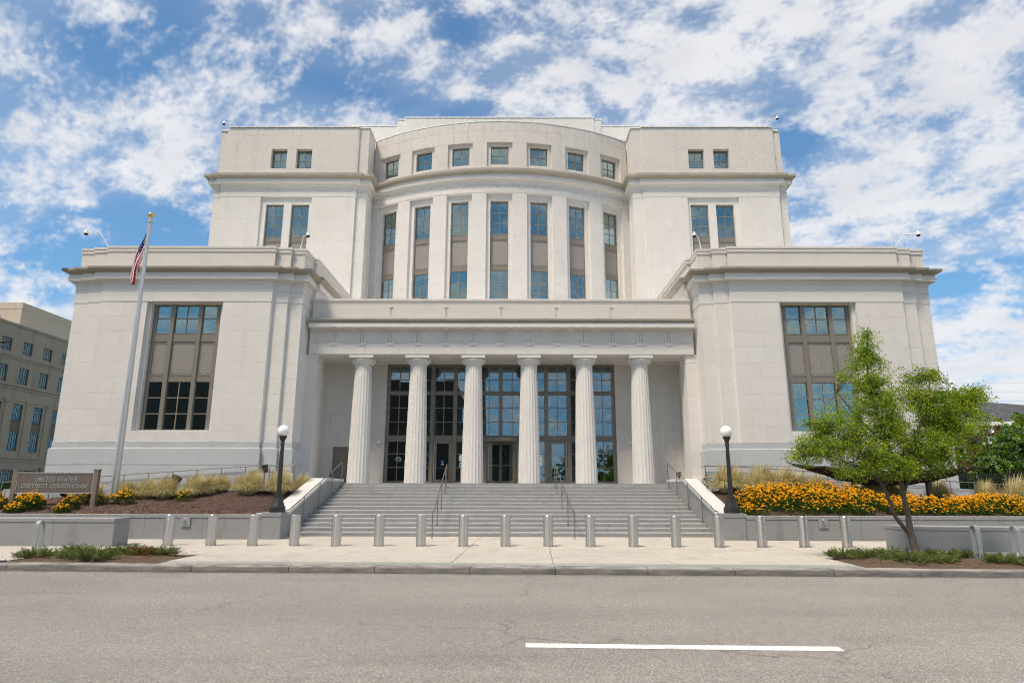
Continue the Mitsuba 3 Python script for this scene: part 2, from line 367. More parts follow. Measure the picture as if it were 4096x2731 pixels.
# bluestone strip behind the kerb, with breaks at the planting pits
PITL, PITR = (-12.75, -8.62), (8.62, 13.0)                   # in metres along the kerb
setting('stone_strip', label='grey bluestone strip behind the kerb')
for a, b in ((-22, PITL[0] - .1), (PITL[1] + .05, PITR[0] - .02), (PITR[1], 24)):
    n = max(1, round((b - a) / 1.52))
    for i in range(n):
        g = MB(); q0, q1 = a + (b - a) * i / n + .004, a + (b - a) * (i + 1) / n - .004
        z = rng.normal(0, .002) - .002
        P = [KM(q, t, zz) for zz in (-.1, z) for q, t in ((q0, .458), (q1, .458), (q1, 1.02), (q0, 1.02))]
        g.add(P, [[0, 1, 5, 4], [1, 2, 6, 5], [2, 3, 7, 6], [3, 0, 4, 7], [4, 5, 6, 7]])
        ent('stone_strip__slab', g, 'bluestone', uv=uvc(8, rng.random(), 0))
# sidewalk slabs from the strip to the walls
setting('sidewalk', label='cream concrete sidewalk with saw-cut joints')
cuts = [-26, -21.5, -17.1, -12.75, -8.62, -4.55, -1.35, 1.2, 4.2, 8.62, 13.0, 17.2, 21.6, 26]
rows = [1.026, 2.75, 5.1, 8.5]
pit_rows = {(3, 0), (9, 0), (3, 99), (9, 99)}
jj = .012


def slab(q0, q1, t0, t1, z=0.):
    # back edge straightened to the building
    g = MB(); w = [(q0 + jj / 2, t0 + jj / 2), (q1 - jj / 2, t0 + jj / 2), (q1 - jj / 2, t1 - jj / 2), (q0 + jj / 2, t1 - jj / 2)]
    b = .006
    P = [KM(q, t, -.12) for q, t in w] + [KM(q, t, z - b) for q, t in w]
    P += [KM(q + b * sx, t + b * sy, z) for (q, t), (sx, sy) in zip(w, ((1, 1), (-1, 1), (-1, -1), (1, -1)))]
    g.add(P, [[0, 1, 5, 4], [1, 2, 6, 5], [2, 3, 7, 6], [3, 0, 4, 7], [4, 5, 9, 8], [5, 6, 10, 9], [6, 7, 11, 10], [7, 4, 8, 11], [8, 9, 10, 11]])
    ent('sidewalk__slab', g, 'concrete_slab', uv=uvc(12, rng.random(), 0))


for i in range(len(cuts) - 1):
    for j in range(len(rows) - 1):
        t0, t1 = rows[j], rows[j + 1]
        if (i in (3, 9)) and j == 0:
            continue
        slab(cuts[i], cuts[i + 1], t0, t1, rng.normal(0, .0012))
for i in range(len(cuts) - 1):
    slab(cuts[i], cuts[i + 1], 8.5, 11.4, rng.normal(0, .001))
# the two planting pits
for nm, (a, b) in (('l', PITL), ('r', PITR)):
    g = MB(); nx, ny = 40, 26
    q = np.linspace(a, b, nx); t = np.linspace(.455, 2.744, ny)
    Q, TT = np.meshgrid(q, t, indexing='ij')
    edge = np.minimum(np.minimum(Q - a, b - Q), np.minimum(TT - .455, 2.744 - TT))
    Z = -.035 + .12 * np.clip(edge / .9, 0, 1) + .05 * (meshkit.fbm(np.stack([Q * 2.2, TT * 2.2, Q * 0], -1), 4, 5) - .5)
    v = [[*KP(Q[i, j], TT[i, j]), Z[i, j]] for i in range(nx) for j in range(ny)]
    g.add(v, [[i * ny + j, (i + 1) * ny + j, (i + 1) * ny + j + 1, i * ny + j + 1] for i in range(nx - 1) for j in range(ny - 1)])
    setting(ent('planting_pit', g, 'soil', smooth=True), label='bare mulched pit at the kerb on the %s' % ('left' if nm == 'l' else 'right, round the young tree'))


def bed_z(x, y):
    """Height of the mulched bank behind the retaining walls."""
    s = np.where(x < 0, -x - 8.4, x - 8.9)
    rise = .86 + .235 * np.clip(y - 24.95, 0, 3.7) * np.exp(-np.clip(s - 2.5, 0, 30) / 16)
    w = np.clip(1.25 - s * .85, 0, 1); cope = .85 + .2757 * np.clip(y - 26.1, 0, 4.95)
    rise = rise * (1 - w) + np.minimum(rise, cope - .03) * w
    return rise + .10 * (1 - w) * (meshkit.fbm(np.stack([x * .8, y * .8, x * 0], -1), 3, 8) - .5)


for x0, x1 in ((-32, -8.82), (9.27, 34)):
    g = MB(); nx, ny = 90, 34
    X, Y = np.meshgrid(np.linspace(x0, x1, nx), np.linspace(24.94, 33.4, ny), indexing='ij')
    Z = bed_z(X, Y) + .035 * (meshkit.fbm(np.stack([X * 5, Y * 5, X * 0], -1), 3, 4) - .5)
    g.add(np.stack([X, Y, Z], -1).reshape(-1, 3), [[i * ny + j, (i + 1) * ny + j, (i + 1) * ny + j + 1, i * ny + j + 1] for i in range(nx - 1) for j in range(ny - 1)])
    setting(ent('planting_bank', g, 'mulch', smooth=True), label='dark mulched bank on the %s of the stairs' % ('left' if x0 < 0 else 'right'))
g = MB(); g.quad([23.2, 33.3, 1.32], [400, 33.3, 1.32], [400, 900, 1.3], [23.2, 900, 1.3]); g.quad([-400, 33.3, 1.0], [-23.1, 33.3, 1.0], [-23.1, 900, 1.0], [-400, 900, 1.0])
g.quad([34, 20, .02], [400, 20, .02], [400, 33.3, 1.32], [34, 33.3, 1.32]); g.quad([-400, 20, .02], [-32, 20, .02], [-32, 33.3, 1.0], [-400, 33.3, 1.0])
setting(ent('lawn', g, 'grass_cover'), label='ground behind and beside the courthouse')
# mulch chips, a thin scatter over the banks near the front
chips = {'mulch_chip': MB(), 'mulch_chip_pale': MB()}
for x0, x1, n in ((-20, -8.9, 5200), (9.3, 12, 700)):
    for _ in range(n):
        x, y = rng.uniform(x0, x1), 24.97 + 4.8 * rng.random() ** 1.4
        c = np.array([x, y, float(bed_z(np.array(x), np.array(y))) + .015]); a = rng.uniform(0, math.pi); l, w = rng.uniform(.02, .065), rng.uniform(.006, .016)
        u = np.array([math.cos(a), math.sin(a), rng.normal(.15, .3)]) * l; p_ = np.array([-math.sin(a), math.cos(a), rng.normal(.2, .4)]) * w
        chips['mulch_chip_pale' if rng.random() < .22 else 'mulch_chip'].quad(c - u - p_, c + u - p_, c + u + p_, c - u + p_)
for nm, m in chips.items():
    k = ent('bark_chips', m, nm); labels[k] = {'kind': 'stuff', 'category': 'bark chips', 'label': ('pale' if 'pale' in nm else 'dark brown') + ' bark chips scattered over the mulched banks'}

# ---------------------------------------------------------------- the courthouse
CH = thing('courthouse', 'pale limestone courthouse with six fluted columns and a bowed upper front above the steps', 'courthouse', key='courthouse')
PANELS = [0]
rest = {}                                                     # blocks past the limit, by material


def emit_block(m, mat_, name='stone_block', limit=296):
    uv = uvc(m.n, rng.random(), rng.random() ** 2)
    if PANELS[0] < limit and name == 'stone_block':
        PANELS[0] += 1
        ent(f'{CH}__{name}', m, mat_, uv=uv)
    else:
        v, f = m.mesh(); rest.setdefault(mat_, []).append((v, f, uv))


def cut(rects, hole):
    out = []
    h0, h1, k0, k1 = hole
    for a, b, c, d in rects:
        if h1 <= a or h0 >= b or k1 <= c or k0 >= d:
            out.append((a, b, c, d)); continue
        if c < k0: out.append((a, b, c, k0))
        if d > k1: out.append((a, b, k1, d))
        if a < h0: out.append((a, h0, max(c, k0), min(d, k1)))
        if b > h1: out.append((h1, b, max(c, k0), min(d, k1)))
    return [r for r in out if r[1] - r[0] > .02 and r[3] - r[2] > .02]


def clad(A, B, zs, w, mat_='limestone_block', holes=(), gap=.0045, depth=.03, ends=(True, True), mirror=False, name='stone_block', xf=None, jitter=.0015):
    """Facing blocks on the straight wall A-B (plan, outward to the right), courses at the heights zs."""
    A, B = np.asarray(A, float), np.asarray(B, float); L = np.linalg.norm(B - A); u = (B - A) / L; nr = np.array([u[1], -u[0]])
    n = max(1, round(L / w))
    for r in range(len(zs) - 1):
        ph = .5 if (r % 2 and n > 1) else 0.
        e = sorted({0., L, *[L * (i + ph) / n for i in range(n + 1) if 0 < L * (i + ph) / n < L]})
        for i in range(len(e) - 1):
            for a, b, c, d in [q for q in [(e[i], e[i + 1], zs[r], zs[r + 1])]] if not holes else _cutall((e[i], e[i + 1], zs[r], zs[r + 1]), holes):
                a, b, c, d = a + gap / 2, b - gap / 2, c + gap / 2, d - gap / 2
                o = rng.uniform(-jitter, jitter)
                m = MB(); V = [[*(A + u * s - nr * q), z] for q in (-o, depth) for z in (c, d) for s in (a, b)]
                m.add(V, [[0, 1, 3, 2], [0, 4, 5, 1], [2, 3, 7, 6], [0, 2, 6, 4], [1, 5, 7, 3]])
                if mirror:
                    v, f = m.mesh(mirror=True); m = MB().add(v, f)
                emit_block(m, mat_, name)


def _cutall(r, holes):
    rs = [r]
    for h in holes:
        rs = cut(rs, h)
    return rs


def window(key, xf, cols, secs, X, Z, skip=(), glass='glass', frame_d=.10, ribs=True, tilt=.0012, mull=.0):
    """A metal window or screen built flat round the origin: glass at y = .06, frame front at y = 0; then moved by xf."""
    fr, mu = MB(), MB()
    xs = [X[0]] + [v for c in cols for v in c[:2]] + [X[1]]
    for i in range(0, len(xs), 2):
        if xs[i + 1] - xs[i] > .004:
            inner = 0 < i < len(xs) - 2
            fr.box(xs[i], xs[i + 1], -mull if inner else 0, frame_d, Z[0], Z[1])
    for ci, c in enumerate(cols):
        zz = [Z[0]] + [v for s in secs for v in s[1:3]] + [Z[1]]
        for i in range(0, len(zz), 2):
            if zz[i + 1] - zz[i] > .004:
                h = zz[i + 1] - zz[i]
                fr.box(c[0], c[1], .012, frame_d, zz[i], zz[i + 1])
                if h > .2:
                    fr.box(c[0], c[1], -.006, .012, zz[i] + .03, zz[i] + .055); fr.box(c[0], c[1], -.006, .012, zz[i + 1] - .055, zz[i + 1] - .03)
        for si, s in enumerate(secs):
            if (ci, si) in skip:
                continue
            if s[0] == 'p':
                pm = MB(); z0, z1 = s[1], s[2]
                pm.box(c[0], c[1], .05, .08, z0, z1)
                pm.box(c[0], c[1], .03, .05, z0, z0 + .03); pm.box(c[0], c[1], .03, .05, z1 - .03, z1)
                for zb in (z0 + .05, z1 - .11):                # a fret of short bars at top and bottom
                    nb = max(2, round((c[1] - c[0]) / .3)); wb = (c[1] - c[0]) / nb
                    for b in range(nb):
                        pm.box(c[0] + b * wb + .03, c[0] + (b + 1) * wb - .03, .032, .05, zb, zb + .02); pm.box(c[0] + b * wb + .05, c[0] + (b + 1) * wb - .05, .032, .05, zb + .04, zb + .06)
                nr_ = round((c[1] - c[0]) / .055); wr = (c[1] - c[0]) / nr_
                for b in range(nr_):
                    pm.box(c[0] + b * wr + .008, c[0] + (b + 1) * wr - .014, .046, .05, z0 + .15, z1 - .15)
                ent(key + '__spandrel_panel', pm, 'spandrel_metal', xf=xf)
                continue
            zc = [s[1], *s[3], s[2]]; xc = [c[0] + (c[1] - c[0]) * i / c[2] for i in range(c[2] + 1)]
            for v in xc[1:-1]:
                mu.box(v - .021, v + .021, .02, .085, s[1], s[2])
            for v in zc[1:-1]:
                mu.box(c[0], c[1], .0215, .0835, v - .021, v + .021)
            for i in range(len(zc) - 1):
                for j in range(len(xc) - 1):
                    pm = MB(); t1, t2 = rng.normal(0, tilt, 2)
                    a, b, q, r = xc[j], xc[j + 1], zc[i], zc[i + 1]; cx_, cz_ = (a + b) / 2, (q + r) / 2
                    P = [[x, .06 + t1 * (x - cx_) + t2 * (z - cz_), z] for x, z in ((a, q), (b, q), (b, r), (a, r))]
                    pm.quad(*P); ent(key + '__pane', pm, glass, xf=xf)
    ent(key + '__frame', fr, 'bronze_paint', xf=xf)
    if mu.n:
        ent(key + '__muntin', mu, 'bronze_muntin', xf=xf)


def at(x, y, th=0.):
    c, s = math.cos(th), math.sin(th)
    return lambda v: np.stack([x + c * v[:, 0] - s * v[:, 1], y + s * v[:, 0] + c * v[:, 1], v[:, 2]], 1)


# --- wings: mirrored halves
WP = [(10.45, 48), (10.45, 35), (10.645, 35), (10.645, 33.51), (11.37, 33.51), (11.37, 33.31), (12.16, 33.31), (12.16, 33.10), (21.22, 33.10), (21.22, 33.31), (22.04, 33.31), (22.04, 33.51), (22.87, 33.51), (22.87, 48)]
COURSE = [4.145 + i * (11.46 - 4.145) / 9 for i in range(10)]
CORN_W = [(.035, 12.40), (.07, 12.46), (.10, 12.60), (.33, 12.63), (.33, 12.66), (.35, 12.80), (.31, 12.82), (.30, 12.97)]
CAP_W = [(.30, 12.97), (.34, 13.04), (.50, 13.08), (.56, 13.12), (.58, 13.16), (.58, 13.255), (.54, 13.275), (.0, 13.40)]
for s in (-1, 1):
    mir = s < 0
    side = 'left' if mir else 'right'
    E = lambda nm, m, mt, **k: ent(f'{CH}__{nm}', m, mt, mirror=mir, **k)
    # backing walls (30 mm behind the facing), with the big window hole in the front
    m = MB(); m.sweep(WP[:8], [(-.03, 4.10), (-.03, 12.5)]); m.sweep(WP[8:], [(-.03, 4.10), (-.03, 12.5)])
    pg = sg.box(12.13, 4.10, 21.25, 12.5).difference(sg.box(14.70, 4.66, 18.72, 11.46))
    m.poly(pg, 33.13, 33.32)
    pg = sg.box(14.40, 4.40, 19.0, 11.8).difference(sg.box(14.86, 4.70, 18.56, 11.40))
    m.poly(pg, 33.325, 33.62)
    E('wing_wall', m, 'limestone')
    hole = [(14.70 - 12.16, 18.72 - 12.16, 4.66, 11.46)]
    clad(WP[7], WP[8], COURSE, 1.29, holes=hole, mirror=mir)
    for a, b, w in ((2, 3, 1.5), (3, 4, .8), (5, 6, .8), (9, 10, .8), (11, 12, .85)):
        clad(WP[a], WP[b], COURSE, w, mirror=mir)
    for a in (4, 6, 8, 10):
        m = MB(); m.sweep(WP[a:a + 2], [(-.001, 4.1), (-.001, 11.47)]); E('step_return', m, 'limestone')
    clad(WP[12], (22.87, 36), COURSE, 1.3, mirror=mir, name='side_block')
    m = MB(); m.sweep(WP, [(0, 11.452), (.028, 11.47), (.028, 12.03), (.0, 12.04), (.0, 12.052), (.03, 12.06), (.03, 12.41)]); E('frieze', m, 'limestone')
    m = MB(); m.sweep(WP, CORN_W); E('cornice', m, 'limestone')
    m = MB(); m.sweep(WP, CAP_W); E('cornice_cap', m, 'weathered_limestone', smooth=35)
    m = MB(); m.sweep(WP, [(-.06, 13.35), (-.06, 14.25)]); E('parapet', m, 'limestone_attic')
    for a, b, w in ((2, 3, 1.5), (3, 4, .8), (5, 6, .8), (7, 8, 1.52), (9, 10, .8), (11, 12, .85)):
        P = np.array(WP); A, B = P[a].copy(), P[b].copy()
        if a != 2: A[1] += .025; B[1] += .025
        else: A[0] += .025; B[0] += .025
        clad(A, B, [13.40, 14.26], w, mat_='limestone_attic_block', mirror=mir, name='parapet_block')
    m = MB(); m.sweep(WP, [(-.02, 14.22), (.03, 14.27), (.03, 14.38), (.01, 14.40), (.01, 14.42), (.06, 14.44), (.06, 14.545), (.03, 14.56), (-.5, 14.57)]); E('coping', m, 'limestone_attic')
    m = MB(); m.box(10.6, 22.7, 34, 47.9, 13.5, 13.7); m.quad([22.86, 48, 0], [10.46, 48, 0], [10.46, 48, 14], [22.86, 48, 14]); E('roof', m, 'white_metal')
    # granite base
    GP = WP
    m = MB(); m.sweep(GP, [(.11, -.2), (.11, 2.95), (.085, 2.955), (.085, 2.968), (.11, 2.973), (.11, 3.77), (.055, 3.80), (.02, 3.81)]); E('granite_base', m, 'granite')
    offs = lambda a, o: np.array(a) + np.array(o)
    for (a, b, w) in ((7, 8, 3.0), (3, 4, .9), (5, 6, .9), (9, 10, .9), (11, 12, .9), (2, 3, 1.6)):
        P = np.array(WP); A, B = P[a].copy(), P[b].copy()
        o = -np.array([0, .118]) if a != 2 else -np.array([.118, 0])
        ex = .118
        if a == 2: B = B - [0, ex]
        if a == 7: A = A - [ex, 0]; B = B + [ex, 0]
        if a in (3, 5): A = A - [ex, 0]; B = B - [ex, 0]
        if a in (9, 11): A = A + [ex, 0]; B = B + [ex, 0]
        clad(A + o, B + o, [1.2, 2.95], w * 1.3, mat_='granite_block', mirror=mir, name='granite_block', depth=.02)
        clad(A + o, B + o, [2.972, 3.768], w, mat_='granite_block', mirror=mir, name='granite_block', depth=.02)
    m = MB(); m.sweep(WP, [(.03, 3.80), (.03, 4.115), (.0, 4.14)]); E('base_cap', m, 'granite')
    # the tall window
    wk = newkey(f'{CH}__tall_window')
    labels[wk] = {'label': f'tall three-light window in the {side} wing'}
    cols = [(-1.52, -.78, 1), (-.57, .70, 2), (.91, 1.66, 1)] if not mir else [(-1.66, -.91, 1), (-.70, .57, 2), (.78, 1.52, 1)]
    secs = [('g', 4.76, 7.22, (5.57, 6.40)), ('p', 7.62, 9.36, ()), ('g', 9.86, 11.34, (10.65,))]
    window(wk, at(s * 16.71 + s * .0, 33.56), cols, secs, (-1.86, 1.86), (4.69, 11.41), mull=.07)
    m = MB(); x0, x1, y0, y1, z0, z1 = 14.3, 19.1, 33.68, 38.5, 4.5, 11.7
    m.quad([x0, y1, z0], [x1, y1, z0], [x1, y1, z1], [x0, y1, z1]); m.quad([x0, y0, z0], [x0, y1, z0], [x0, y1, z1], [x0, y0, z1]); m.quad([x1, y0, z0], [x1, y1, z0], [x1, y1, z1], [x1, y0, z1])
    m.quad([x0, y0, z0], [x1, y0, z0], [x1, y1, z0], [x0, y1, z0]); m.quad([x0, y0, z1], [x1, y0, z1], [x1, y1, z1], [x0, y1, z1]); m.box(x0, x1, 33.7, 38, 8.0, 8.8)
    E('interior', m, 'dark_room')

# --- portico
PY = 34.72
m = MB(); m.box(-10.5, 10.5, PY, 36.08, 8.96, 9.56); ent(f'{CH}__architrave', m, 'limestone')
clad((-10.45, PY - .03), (10.45, PY - .03), [8.965, 9.555], 3.046, name='entablature_block')
m = MB(); m.box(-10.5, 10.5, PY - .055, 36.08, 9.56, 9.605); m.box(-10.5, 10.5, PY + .02, 36.08, 9.605, 10.36); ent(f'{CH}__frieze', m, 'limestone')
clad((-10.45, PY + .012), (10.45, PY + .012), [9.61, 10.30], 1.523, name='entablature_block', depth=.01)
for k in range(-6, 7):
    x = k * 1.523; m = MB(); w = .19
    for a, b in ((-w, -w + .10), (-.05, .05), (w - .10, w)):
        m.box(x + a, x + b, PY - .07, PY + .03, 9.605, 10.24)
    m.box(x - w, x + w, PY + .03, PY + .05, 9.605, 10.24); m.box(x - w - .01, x + w + .01, PY - .045, PY + .03, 10.24, 10.32)
    ent(f'{CH}__triglyph', m, 'limestone')
    m = MB(); m.box(x - .22, x + .22, PY - .085, PY + .0, 9.49, 9.556)
    for q in range(6):
        m.box(x - .2 + q * .073, x - .2 + q * .073 + .04, PY - .08, PY - .005, 9.43, 9.489)
    ent(f'{CH}__regula', m, 'limestone')
PP = [(-10.45, PY), (10.45, PY)]
m = MB(); m.sweep(PP, [(.0, 10.26), (.05, 10.30), (.07, 10.36), (.50, 10.385), (.50, 10.36), (.53, 10.36), (.53, 10.55), (.46, 10.56), (.43, 10.60), (.43, 10.64)])
for e in (-10.45, 10.45):
    m.quad([e, PY, 10.3], [e, PY - .53, 10.36], [e, PY - .53, 10.7], [e, PY, 10.95])
ent(f'{CH}__portico_cornice', m, 'limestone')
m = MB(); m.sweep(PP, [(.43, 10.64), (.46, 10.67), (.57, 10.69), (.62, 10.74), (.62, 10.82), (.58, 10.84), (-.02, 10.99)]); ent(f'{CH}__cornice_cap', m, 'weathered_limestone')
for k in range(-13, 14):
    x = k * .7615; m = MB(); m.box(x - .19, x + .19, PY - .47, PY - .06, 10.335, 10.384)
    for q in range(6):
        m.box(x - .17 + q * .06, x - .17 + q * .06 + .035, PY - .455, PY - .42, 10.305, 10.334)
    ent(f'{CH}__mutule', m, 'limestone')
m = MB(); m.box(-10.45, 10.45, PY + .09, 35.4, 10.9, 11.87); ent(f'{CH}__blocking_course', m, 'limestone')
clad((-10.45, PY + .05), (10.45, PY + .05), [10.96, 11.86], 1.523, name='entablature_block', mat_='limestone_attic_block', depth=.035)
m = MB(); m.sweep([(-10.45, PY + .05), (10.45, PY + .05)], [(0, 11.84), (.03, 11.87), (.03, 11.93), (.015, 11.94), (.015, 11.955), (.07, 11.97), (.07, 12.09), (.04, 12.105), (-.6, 12.11)]); ent(f'{CH}__coping', m, 'limestone_attic')
for k in range(-2, 3):                                      # small T-shaped overflow scuppers
    x = k * 3.05 - .02; m = MB(); m.box(x - .10, x + .10, PY + .0, PY + .06, 11.60, 11.65); m.box(x - .07, x - .045, PY + .02, PY + .06, 11.13, 11.6); m.box(x + .0, x + .02, PY + .02, PY + .06, 11.13, 11.6)
    ent(f'{CH}__scupper', m, 'limestone_attic')
m = MB(); m.box(-10.5, 10.5, 35.4, 47, 11.2, 11.35); ent(f'{CH}__roof', m, 'white_metal')
# columns
for k in range(6):
    x = (k - 2.5) * 3.046; m = MB(); nf, ns = 20, 8; nseg = 14
    zz = np.linspace(2.105, 8.42, nseg); th = np.arange(nf * ns) * 2 * np.pi / (nf * ns)
    ph = (np.arange(nf * ns) % ns) / ns; flute = np.sin(np.pi * ph) ** .8
    V = []
    for z in zz:
        t = (z - 2.1) / 6.32; R = .588 - .138 * t ** 1.25; d = .028 * R / .55
        r = R - d * flute
        V.append(np.stack([x + r * np.cos(th), 35.41 + r * np.sin(th), np.full(len(th), z)], 1))
    n_ = nf * ns
    m.add(np.vstack(V), [[i * n_ + q, i * n_ + (q + 1) % n_, (i + 1) * n_ + (q + 1) % n_, (i + 1) * n_ + q] for i in range(nseg - 1) for q in range(n_)])
    ck = newkey(f'{CH}__column'); ent(ck + '__shaft', m, 'limestone', smooth=30)
    m = MB(); m.lathe([(.43, 8.38), (.447, 8.40), (.447, 8.43), (.44, 8.432), (.455, 8.445), (.455, 8.46), (.475, 8.465), (.53, 8.505), (.60, 8.58), (.645, 8.66), (.665, 8.72), (.66, 8.755), (.63, 8.782), (.1, 8.783)], (x, 35.41), 48)
    ent(ck + '__echinus', m, 'limestone', smooth=35)
    m = MB(); m.box(x - .645, x + .645, 35.41 - .69, 35.41 + .645, 8.784, 8.958); ent(ck + '__abacus', m, 'limestone')
# end piers, side walls, back wall, ceiling, landing
for s in (-1, 1):
    mir = s < 0; E = lambda nm, m, mt, **k: ent(f'{CH}__{nm}', m, mt, mirror=mir, **k)
    m = MB(); m.box(10.07, 10.8, 34.85, 36.02, 2.1, 8.955); E('end_pier', m, 'limestone')
    zs = [2.1 + i * (8.5 - 2.1) / 7 for i in range(8)]
    clad((10.04, 36.05), (10.04, 34.82), zs, 1.3, mirror=mir, name='pier_block'); clad((10.04, 34.82), (10.66, 34.82), zs, .8, mirror=mir, name='pier_block')
    m = MB(); m.sweep([(10.05, 36.05), (10.05, 34.83), (10.7, 34.83)], [(.0, 8.49), (.018, 8.515), (.018, 8.82), (.04, 8.84), (.06, 8.87), (.06, 8.955)]); E('pier_cap', m, 'limestone')
    m = MB(); m.box(10.31, 10.7, 36.0, 37.7, 2.1, 8.98); E('side_wall', m, 'limestone')
    clad((10.28, 37.45), (10.28, 36.06), zs + [8.97], 1.4, mirror=mir, name='pier_block')
    m = MB(); m.box(10.0, 10.7, 34.5, 36.2, 2.102, 2.34); E('pier_plinth', m, 'limestone')
BW = 37.45
pg = sg.box(-10.6, 2.0, 10.6, 9.0).difference(sg.box(-6.69, 2.0, 6.55, 8.93)).difference(sg.box(-9.61, 2.0, -8.69, 4.14))
m = MB(); m.poly(pg, BW + .03, BW + .35); ent(f'{CH}__porch_wall', m, 'limestone')
zs = [2.1 + i * (8.96 - 2.1) / 7 for i in range(8)]
clad((-10.28, BW), (-6.69, BW), zs, .92, holes=[(10.28 - 9.61, 10.28 - 8.69, 2.0, 4.14)], name='porch_block', gap=.012)
clad((6.55, BW), (10.28, BW), zs, .92, name='porch_block', gap=.012)
m = MB(); m.box(-10.4, 10.4, 36.08, 37.8, 9.0, 9.15); m.box(-10.4, 10.4, 37.15, 37.5, 8.93, 9.0); ent(f'{CH}__porch_ceiling', m, 'limestone')
m = MB(); m.box(-10.5, 10.5, 33.9, 45, 1.6, 2.098); ent(f'{CH}__porch_floor', m, 'granite_step')
# service door in the back wall
dk = newkey(f'{CH}__service_door'); labels[dk] = {'label': 'plain olive-brown metal door left of the first column'}
m = MB(); m.box(-9.54, -8.74, BW + .10, BW + .15, 2.12, 4.06); ent(dk + '__leaf', m, 'door_metal')
m = MB(); m.box(-9.61, -9.54, BW + .05, BW + .2, 2.1, 4.14); m.box(-8.74, -8.69, BW + .05, BW + .2, 2.1, 4.14); m.box(-9.54, -8.74, BW + .05, BW + .2, 4.06, 4.14); ent(dk + '__frame', m, 'bronze_paint')
m = MB(); m.tube([[-8.82, BW + .03, 3.02], [-8.82, BW + .1, 3.02]], .018); m.tube([[-8.84, BW + .03, 3.02], [-8.95, BW + .03, 3.02]], .014); ent(dk + '__handle', m, 'steel')
# glazed entrance screen
X0 = -.07; SY = BW + .10
sk = newkey(f'{CH}__entrance_screen'); labels[sk] = {'label': 'bronze framed glass entrance screen behind the columns'}
mod = [(.11, 1.23, 2), (1.43, 2.52, 2), (2.74, 3.83, 2), (4.05, 5.15, 2), (5.35, 6.42, 2)]
cols = [(-b, -a, n) for a, b, n in mod[::-1]] + mod
window(sk, at(X0, SY), cols, [('g', 4.80, 7.12, (5.57, 6.38)), ('g', 7.36, 8.80, (8.02,))], (-6.60, 6.60), (4.535, 8.92), glass='lobby_glass', mull=.06, frame_d=.14)
low = [c for c in cols if abs(c[0]) > 1.3 and abs(c[1]) > 1.3]
doors = [i for i, c in enumerate(low) if min(abs(c[0]), abs(c[1])) > 2.6 and max(abs(c[0]), abs(c[1])) < 3.9]
for half in (low[:4], low[4:]):
    sk2 = newkey(f'{CH}__entrance_screen')
    dsk = [(i, 0) for i, c in enumerate(half) if low.index(c) in doors]
    xa, xb = (-6.60, -1.25) if half[0][0] < 0 else (1.25, 6.60)
    window(sk2, at(X0, SY), half, [('g', 2.25, 4.45, (3.0, 3.76))], (xa, xb), (2.10, 4.532), skip=dsk, glass='lobby_glass', mull=.06, frame_d=.14)
for sgn, side in ((-1, 'left'), (1, 'right')):
    dk = newkey(f'{CH}__glass_door'); labels[dk] = {'label': f'bronze door with one tall pane on the {side} of the entrance screen'}
    a, b = (2.745, 3.825) if sgn > 0 else (-3.825, -2.745)
    pg = sg.box(a, 2.11, b, 4.44).difference(sg.box(a + .18, 2.33, b - .16 - (0.04 if sgn < 0 else 0), 4.34))
    m = MB(); m.poly(pg, SY - .01, SY + .07); v, f = m.mesh(xf=at(X0, 0)); ent(dk + '__leaf', (v, f), 'door_metal')
    m = MB(); m.quad([a + .18, SY + .03, 2.33], [b - .18, SY + .03, 2.33], [b - .18, SY + .03, 4.34], [a + .18, SY + .03, 4.34]); ent(dk + '__pane', m, 'lobby_glass', xf=at(X0, 0))
    hx = b - .06 if sgn > 0 else a + .05
    m = MB(); m.tube([[hx, SY - .07, 2.2], [hx, SY - .07, 4.42]], .016); [m.tube([[hx, SY - .07, z], [hx, SY, z]], .01) for z in (2.3, 3.3, 4.3)]; ent(dk + '__pull_bar', m, 'steel', xf=at(X0, 0))
    m = MB(); m.box(a + .17, b - .17, SY + .06, SY + .10, 2.93, 2.99); ent(dk + '__push_bar', m, 'sign_letter', xf=at(X0, 0))
